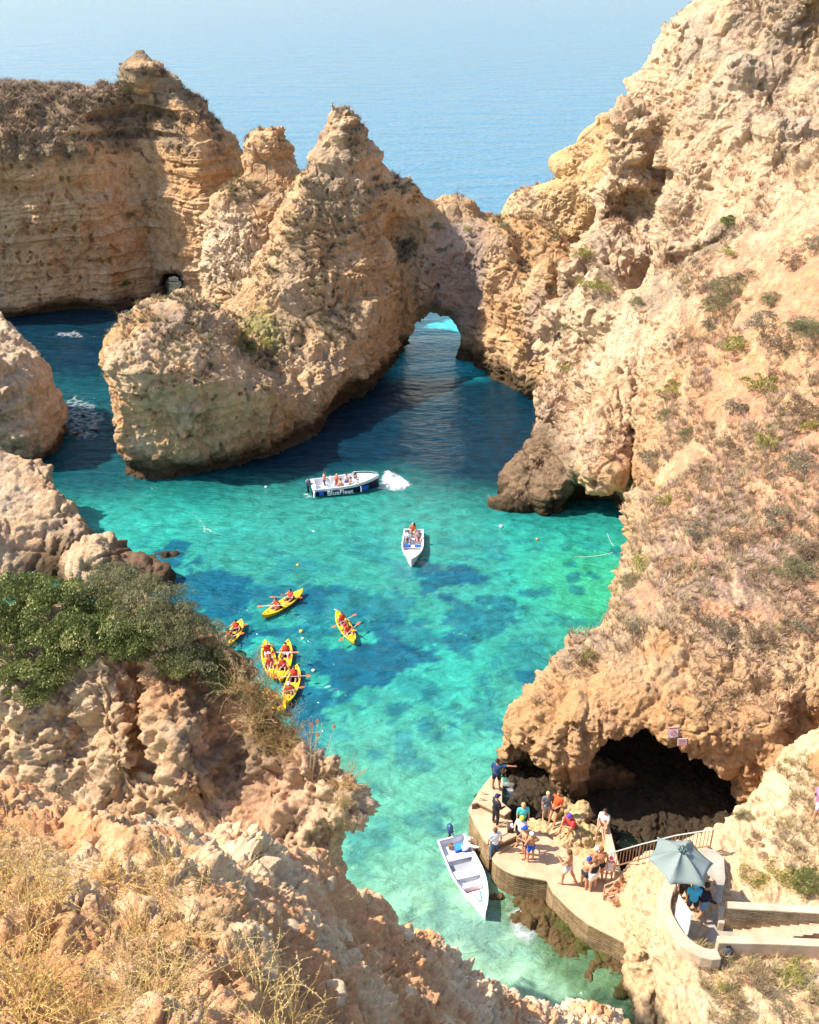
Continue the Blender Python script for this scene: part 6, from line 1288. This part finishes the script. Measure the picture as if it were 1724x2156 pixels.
# shrub cover of the spur
for k, (u, v, R, kd, lab) in enumerate([(30, 1300, 1.25, 'green', 'leafy dark green shrub at the left edge of the spur'), (130, 1310, 1.2, 'green', 'leafy green shrub next to the left edge one'), (90, 1390, 1.0, 'green', 'lower dark green shrub hanging over grey rock at the left'), (200, 1350, 1.1, 'green', 'green shrub in the middle of the spur thicket'),
    (150, 1250, 1.1, 'green', 'green shrub on the skyline of the spur, left half'), (20, 1240, 1.1, 'greygreen', 'paler shrub on the skyline at the left edge'), (240, 1260, 1.0, 'greygreen', 'grey green twiggy shrub on the skyline of the spur'), (300, 1290, 1.0, 'greygreen', 'grey green twiggy shrub where the spur begins to drop'),
    (280, 1340, .9, 'green', 'dark green shrub above the red rock'), (350, 1330, .9, 'greygreen', 'twiggy shrub on the falling crest of the spur'), (390, 1365, .9, 'greygreen', 'twiggy shrub further down the crest'), (430, 1400, .75, 'greygreen', 'low twiggy shrub near the end of the thicket'), (470, 1420, .7, 'green', 'last dark green shrub before the dry grass'), (380, 1400, .6, 'green', 'small green shrub under the crest'), (70, 1450, .7, 'green', 'small green shrub low on the left rock')]):
    l_, n_ = surf(u, v, spur)
    if l_ is not None: shrub(kd, l_+V3((0, .1, 0)), R*1.2, lab, 'leafy shrubs crowning the spur', hs=1.05, sink=.15)
# ground cover and dry grass (uncountable)
def tuft_arrays(nblade, h, spread, w, bend=.5):
    V, F = [], []
    for i in range(nblade):
        a = RG.uniform(0, 6.28); d = np.array([math.cos(a), math.sin(a), 0]); sd_ = np.array([-d[1], d[0], 0])*w; L_ = h*RG.uniform(.5, 1.1); b0 = d*spread*RG.uniform(0, .5)
        p1 = b0+d*spread*.35+np.array([0, 0, L_*.6]); p2 = b0+d*spread*(.6+bend)+np.array([0, 0, L_]); k = len(V)*1
        base = len(V); V += [b0-sd_, b0+sd_, p1+sd_*.7, p1-sd_*.7, p2+sd_*.15, p2-sd_*.15]; F += [(base, base+1, base+2, base+3), (base+3, base+2, base+4, base+5)]
    return np.array(V, np.float32), np.array(F, np.int32)
def scatter(name, base, P, Sz, cols, m, rnd=.25, nrm=None):
    bv, bf = base; n = len(P); a = RG.uniform(0, 6.28, n); c, s = np.cos(a), np.sin(a)
    V = np.empty((n, len(bv), 3), np.float32); V[:, :, 0] = (bv[None, :, 0]*c[:, None]-bv[None, :, 1]*s[:, None])*Sz[:, None]; V[:, :, 1] = (bv[None, :, 0]*s[:, None]+bv[None, :, 1]*c[:, None])*Sz[:, None]; V[:, :, 2] = bv[None, :, 2]*Sz[:, None]
    V += P[:, None, :]; F = (bf[None]+(np.arange(n)*len(bv))[:, None, None]).reshape(-1, bf.shape[1])
    cols = np.array(cols, np.float32); C = cols[RG.randint(0, len(cols), n)]*RG.uniform(1-rnd, 1+rnd, (n, 1)); C = np.repeat(C, len(bv), 0)
    me = mesh_np(name, V.reshape(-1, 3), F, smooth=False); set_col(me, np.clip(C, 0, 1)); return link(name, me, m)
def pick(V, Nn, mask, n):
    i = np.nonzero(mask)[0]; i = i[RG.randint(0, len(i), n)]; return V[i]
n_s = fbm(VE, 2.2, 3, off=900); inS = poly2d(VE[:, 0], VE[:, 1], SOILXY) < 1.0
band = sstep(52, 46, VE[:, 1])*sstep(37, 40, VE[:, 1])
m1 = inS & (n_s+.30*band > .08) & (NE[:, 2] > .3)
o = scatter('dry_scrub', tuft_arrays(12, .26, .16, .012), pick(VE, NE, m1, 9500), RG.uniform(.5, 1.6, 9500), [(.44, .30, .20), (.54, .38, .24), (.38, .27, .16), (.44, .37, .18), (.50, .37, .31)], M_DRY); tag(o, 'low dry grey brown scrub over the right slope', 'scrub', kind='stuff')
m2 = (~inS) & (NE[:, 2] > .45) & (n_s > .08) & ~((VE[:, 1] > 32) & (VE[:, 1] < 42) & (VE[:, 2] < 4.8))
o = scatter('dry_scrub', tuft_arrays(12, .30, .20, .016), pick(VE, NE, m2, 8000), RG.uniform(.4, 1.4, 8000), [(.48, .29, .18), (.56, .37, .23), (.44, .33, .18), (.38, .25, .17)], M_DRY); tag(o, 'dry tufts on the crags of the right headland', 'scrub', kind='stuff')
na = fbm(VA, 3, 3, off=910); m3 = (VA[:, 2] > 15.2) & (NA[:, 2] > .25) & (na+.4*sstep(-24, -34, VA[:, 0]) > .0)
o = scatter('dark_scrub', tuft_arrays(12, .45, .34, .03), pick(VA, NA, m3, 5200), RG.uniform(.5, 1.4, 5200), [(.22, .16, .12), (.30, .21, .15), (.18, .14, .09), (.36, .25, .16)], M_DRY); tag(o, 'dark scrub matting the top of the far left cliff', 'scrub', kind='stuff')
nb = fbm(VB, 2.5, 3, off=920); m4 = (VB[:, 2] > 5) & (NB[:, 2] > .38) & (nb > .05)
o = scatter('dark_scrub', tuft_arrays(12, .36, .26, .024), pick(VB, NB, m4, 3200), RG.uniform(.5, 1.4, 3200), [(.20, .15, .10), (.28, .22, .12), (.20, .19, .08), (.30, .20, .12)], M_DRY); tag(o, 'scrub tufts on the ledges of the arch ridge', 'scrub', kind='stuff')
nh = fbm(VH, 1.4, 3, off=930); m5 = (NH[:, 2] > .5) & (nh > .0) & (((VH[:, 1] < 23.2) & (VH[:, 0] > 9.5)) | ((VH[:, 1] > 26) & (VH[:, 0] > 13.6) & (VH[:, 1] < 31)))
o = scatter('dry_scrub', tuft_arrays(14, .22, .14, .008), pick(VH, NH, m5, 2600), RG.uniform(.5, 1.4, 2600), [(.42, .30, .16), (.36, .32, .12), (.30, .22, .12), (.45, .36, .22)], M_DRY); tag(o, 'dry grass around the stairway and the landing', 'grass', kind='stuff')
# golden stems on the near ledge
def twiggy(nst, L_, r, nl, ls):
    V, F = [], []
    for i in range(nst):
        a = RG.uniform(0, 6.28); d = np.array([math.cos(a), math.sin(a), 0.0]); el = RG.uniform(.25, 1.2); p = np.array([0, 0, 0.])+d*RG.uniform(0, .12); dirv = d*math.cos(el)+np.array([0, 0, math.sin(el)]); pts = [p.copy()]
        for k in range(7):
            dirv = dirv+RG.normal(size=3)*.22+np.array([0, 0, -.05]); dirv /= np.linalg.norm(dirv); p = p+dirv*L_*RG.uniform(.7, 1.2)/7; pts.append(p.copy())
        pts = np.array(pts); sd_ = np.cross(pts[-1]-pts[0], rand_dir(1)[0]); sd_ /= np.linalg.norm(sd_); s2 = np.cross(sd_, (pts[-1]-pts[0])/np.linalg.norm(pts[-1]-pts[0]))
        for ax in (sd_, s2):
            base = len(V)
            for k, q in enumerate(pts): rr = r*(1-.6*k/7); V += [q-ax*rr, q+ax*rr]
            F += [(base+2*k, base+2*k+1, base+2*k+3, base+2*k+2) for k in range(7)]
        for k in range(nl):
            j = RG.randint(1, 7); q = pts[j]+(pts[j+1 if j < 7 else j]-pts[j])*RG.uniform(); u_ = rand_dir(1)[0]*ls*RG.uniform(.6, 1.6); w_ = np.cross(u_, rand_dir(1)[0]); w_ = w_/max(np.linalg.norm(w_), 1e-6)*ls*.45; q = q+rand_dir(1)[0]*ls*1.2
            base = len(V); V += [q-u_, q-w_, q+u_, q+w_]; F.append((base, base+1, base+2, base+3))
    return np.array(V, np.float32), np.array(F, np.int32)
xg, yg = VG[:, 0], VG[:, 1]; ng = fbm(VG, .9, 3, off=940)
up_g = NG[:, 2] > .25
GOLD = [(.74, .52, .20), (.66, .47, .17), (.80, .60, .28), (.58, .42, .16), (.70, .54, .26)]
mg = up_g & (VG[:, 0] < -.75-.22*(VG[:, 1]-3)+.9*ng) & (VG[:, 1] < 6.0+1.2*ng)
for i in range(3):
    o = scatter('golden_scrub', twiggy(26, .42, .0030, 26, .0075), pick(VG, NG, mg, 88), RG.uniform(.5, 1.1, 88), GOLD, M_DRY); tag(o, 'fine golden dry twigs covering the ledge at the bottom left', 'dry scrub', kind='stuff')
mg = up_g & (VG[:, 0] < .4) & (VG[:, 1] < 8.4) & (ng > -.1)
o = scatter('golden_scrub', twiggy(9, .30, .0022, 10, .006), pick(VG, NG, mg, 130), RG.uniform(.4, 1.0, 130), GOLD, M_DRY); tag(o, 'sparse dry twigs further up the ledge', 'dry scrub', kind='stuff')
# golden grass at the tip of the spur
bp_ = [surf(u, v, spur)[0] for u, v in ((520, 1440), (540, 1460), (560, 1490), (530, 1500), (575, 1510), (590, 1530), (515, 1410), (550, 1530), (600, 1560), (500, 1470), (620, 1600), (610, 1570), (700, 1650), (720, 1690), (560, 1550), (540, 1480), (580, 1540))]
bp_ = np.array([tuple(p) for p in bp_ if p is not None], np.float32)
if len(bp_):
    Pn = np.repeat(bp_, 3, 0)+RG.normal(size=(len(bp_)*3, 3))*np.array([.22, .3, .10])
    o = scatter('golden_grass', twiggy(26, .9, .0065, 12, .016), Pn.astype(np.float32), RG.uniform(.5, 1.1, len(Pn)), [(.60, .40, .18), (.52, .33, .14), (.66, .48, .24), (.40, .30, .12)], M_DRY); tag(o, 'golden dry grass hanging over the tip of the spur', 'dry grass', kind='stuff')
# dried flower heads
l_, n_ = surf(655, 1640, spur)
l_ = l_ if l_ is not None else PY(655, 1640, 19)
for u, v, lab in ((668, 1518, 'dried round flower head on a thin stem, uppermost of four'), (655, 1525, 'dried round flower head just left of the uppermost one'), (669, 1546, 'dried round flower head lowest of four'), (703, 1529, 'dried round flower head standing apart on the right')):
    tip = PY(u, v, l_.y-.2); r = empty('flower_head', V3((l_.x+(u-670)*.004, l_.y, l_.z-.15))); tag(r, lab, 'dried flower', 'dried flower heads above the spur'); t_ = tip-r.location
    mb = MB(); mb.tube([(0, 0, 0), t_*.5+V3((.02, 0, 0)), t_], .006, 5); mb.build('stem', mat((.55, .38, .18), .8), r)
    c_ = rand_dir(240)*RG.uniform(.035, .055, 240)[:, None]; v_, f_ = leaf_cloud(c_, .012); me = mesh_np('head', v_, f_, False); set_col(me, np.tile([.55, .27, .12], (len(v_), 1))); o = link('head', me, M_DRY, r); o.location = t_
# loose stones on the ledge
def stone_mesh(seed):
    rs = np.random.RandomState(seed); bm = bmesh.new()
    for p in rs.normal(size=(16, 3)): bm.verts.new(V3(p).normalized()*rs.uniform(.75, 1.0))
    bmesh.ops.convex_hull(bm, input=bm.verts); loose = [v for v in bm.verts if not v.link_faces]; bmesh.ops.delete(bm, geom=loose, context='VERTS')
    bmesh.ops.bevel(bm, geom=list(bm.edges), offset=.07, segments=1, affect='EDGES'); bmesh.ops.triangulate(bm, faces=bm.faces); bmesh.ops.subdivide_edges(bm, edges=bm.edges, cuts=2, use_grid_fill=True)
    me = bpy.data.meshes.new('stone'); bm.to_mesh(me); bm.free(); n = len(me.vertices); v = np.empty(n*3, np.float32); me.vertices.foreach_get('co', v); v = v.reshape(-1, 3)
    v += .07*fbm(v, .5, 4, off=seed*3)[:, None]*v; me.vertices.foreach_set('co', v.ravel()); me.polygons.foreach_set('use_smooth', [False]*len(me.polygons)); set_col(me, np.tile([.72, .50, .31], (n, 1))*(1+.25*fbm(v, .5, 3, off=seed)[:, None])); return me
STN = [stone_mesh(i+40) for i in range(7)]; M_ST = rock_mat('pale_stone', .10, .12, .25)
for me in STN: me.materials.append(M_ST)
stl = [(560, 1820, .17, 'big split pale stone with a dark hollow under it, middle of the near ledge'), (600, 1690, .12, 'pale stone on the upper rim of the near ledge'), (470, 1680, .10, 'rounded stone on the rim of the near ledge'), (690, 1860, .16, 'pale upright stone right of the split stone'), (650, 1800, .13, 'yellowish stone above the upright stone'),
       (720, 1960, .17, 'knobbly pale boulder on the lower right of the near ledge'), (850, 1960, .15, 'orange stone at the right rim of the near ledge'), (520, 1870, .11, 'flat stone below the split stone'), (430, 1790, .09, 'small orange stone on the soil patch'), (390, 1700, .08, 'small stone left of the soil patch'),
       (800, 1880, .13, 'grey stone in the rubble of the right rim'), (760, 1820, .12, 'pale stone in the rubble under the right rim'), (610, 1950, .11, 'stone half sunk in orange soil'), (700, 2080, .13, 'pale stone near the bottom edge'), (560, 2050, .09, 'small pale stone near the bottom edge'), (860, 2090, .14, 'wide stone at the bottom, right of centre'), (1120, 2110, .18, 'smooth pale stone at the foot of the ledge'), (330, 1640, .09, 'pointed stone on the crest at the left')]
bpy.context.view_layer.update(); _dg = bpy.context.evaluated_depsgraph_get()
for k, (u, v, R, lab) in enumerate(stl):
    l_, n_ = surf(u, v, ledge)
    if l_ is None: continue
    o = link('stone', STN[k % 7]); o.location = l_-V3((0, 0, R*.35)); o.scale = (R*1.2, R, R*.8); o.rotation_euler = (random.uniform(-.4, .4), random.uniform(-.4, .4), random.uniform(0, 6)); tag(o, lab, 'stone', 'loose stones on the near ledge')
# rubble
def merge_scatter(name, P, Sz, m):
    vs, fs, cs = [], [], []; b = 0
    for i, p in enumerate(P):
        me = STN[i % 7]; n = len(me.vertices); v = np.empty(n*3, np.float32); me.vertices.foreach_get('co', v); v = v.reshape(-1, 3); f = np.empty(len(me.loops), np.int32); me.loops.foreach_get('vertex_index', f)
        e = np.array(Euler(RG.uniform(0, 6, 3)).to_matrix(), np.float32); vs.append((v*np.array([1.2, 1, .75], np.float32))@e.T*Sz[i]+p); fs.append(f.reshape(-1, 3)+b); cs.append(np.tile(np.array([.70, .45, .25])*RG.uniform(.75, 1.15), (n, 1))); b += n
    me = mesh_np(name, np.concatenate(vs), np.concatenate(fs), False); set_col(me, np.concatenate(cs)); return link(name, me, m)
mr_ = up_g & (VG[:, 1] > 3) & (fbm(VG, 1.3, 2, off=950)+.12*VG[:, 0] > -.1)
o = merge_scatter('rubble', pick(VG, NG, mr_, 900), RG.uniform(.012, .05, 900)**1.0, M_ST); tag(o, 'small rubble strewn over the near ledge', 'rubble', kind='stuff')
# ------------------------------------------------------------------ foam
def foam_mat():
    m, t, b = nodes_of('sea_foam'); L = t.links.new; b.inputs['Base Color'].default_value = (.82, .86, .86, 1); b.inputs['Roughness'].default_value = .6
    a = N(t, 'ShaderNodeAttribute', attribute_name='Col'); geo = N(t, 'ShaderNodeNewGeometry'); n = N(t, 'ShaderNodeTexNoise', Scale=2.6, Detail=8.0, Roughness=.7, Distortion=1.2); L(geo.outputs['Position'], n.inputs['Vector'])
    v = N(t, 'ShaderNodeTexVoronoi', Scale=1.3, feature='DISTANCE_TO_EDGE'); L(geo.outputs['Position'], v.inputs['Vector'])
    sp = N(t, 'ShaderNodeSeparateColor'); L(a.outputs['Color'], sp.inputs[0])
    ad = N(t, 'ShaderNodeMath', operation='ADD'); L(sp.outputs[0], ad.inputs[0]); L(n.outputs[0], ad.inputs[1]); s2 = N(t, 'ShaderNodeMath', operation='SUBTRACT'); L(ad.outputs[0], s2.inputs[0]); L(v.outputs[0], s2.inputs[1])
    mr = N(t, 'ShaderNodeMapRange'); mr.inputs['From Min'].default_value = .62; mr.inputs['From Max'].default_value = 1.5; mr.inputs['To Max'].default_value = .92; L(s2.outputs[0], mr.inputs[0]); L(mr.outputs[0], b.inputs['Alpha']); return m
M_FOAM = foam_mat()
def foam(label, pts, dens=.5, z=.02, hgt=.06, name='foam'):
    X = [p.x for p in pts]; Y = [p.y for p in pts]; h = .08; gx = np.arange(min(X)-.3, max(X)+.3, h); gy = np.arange(min(Y)-.3, max(Y)+.3, h); A, B = np.meshgrid(gx, gy, indexing='ij')
    d = poly2d(A.astype(np.float32), B.astype(np.float32), pts); P = np.stack([A.ravel(), B.ravel(), np.zeros(A.size)], 1).astype(np.float32); nz = fbm(P, .8, 4, off=970)
    dens_ = np.clip(sstep(.25, -.6, d.ravel()+.4*nz), 0, 1)*dens; P[:, 2] = z+hgt*np.abs(nz)*dens_*2
    I = np.arange(A.size).reshape(A.shape); F = np.stack([I[:-1, :-1], I[1:, :-1], I[1:, 1:], I[:-1, 1:]], 2).reshape(-1, 4); F = F[(dens_[F].max(1) > .01)]
    me = mesh_np(name, P, F); set_col(me, np.repeat(dens_[:, None], 3, 1)); o = link(name, me, M_FOAM); tag(o, label, 'foam', kind='stuff')
def fz(x, y): return PZ(x*.1693+620.3, y*.1693+966.9)
foam('white foam thrown up ahead of the tour boat', [fz(x, y) for x, y in ((1010, 320), (1090, 200), (1130, 155), (1230, 165), (1350, 215), (1440, 270), (1475, 320), (1440, 365), (1330, 395), (1150, 395), (1030, 370))], 1.0, hgt=.22)
foam('white wash behind the outboard of the tour boat', [fz(x, y) for x, y in ((80, 430), (160, 400), (240, 470), (220, 505), (120, 490))], .9, hgt=.1)
foam('foam around the low rocks in the left channel', [PZ(u, v) for u, v in ((125, 850), (160, 825), (200, 850), (225, 880), (205, 925), (160, 935), (135, 910))], .34)
foam('splash at the foot of the curved pier', [PZ(u, v) for u, v in ((1060, 1895), (1100, 1905), (1125, 1940), (1120, 1990), (1080, 1995), (1062, 1940))], .55)
foam('splash inside the small left cave', [PZ(u, v, .9) for u, v in ((1053, 1640), (1080, 1645), (1090, 1675), (1062, 1685))], .8, z=.9)
foam('swash along the foot of the boarding step', [PZ(u, v) for u, v in ((1020, 1800), (1045, 1830), (1075, 1880), (1050, 1875), (1025, 1835))], .5)
foam('broken water under the far left cliff', [PZ(u, v) for u, v in ((110, 700), (170, 695), (180, 712), (120, 712))], .36)
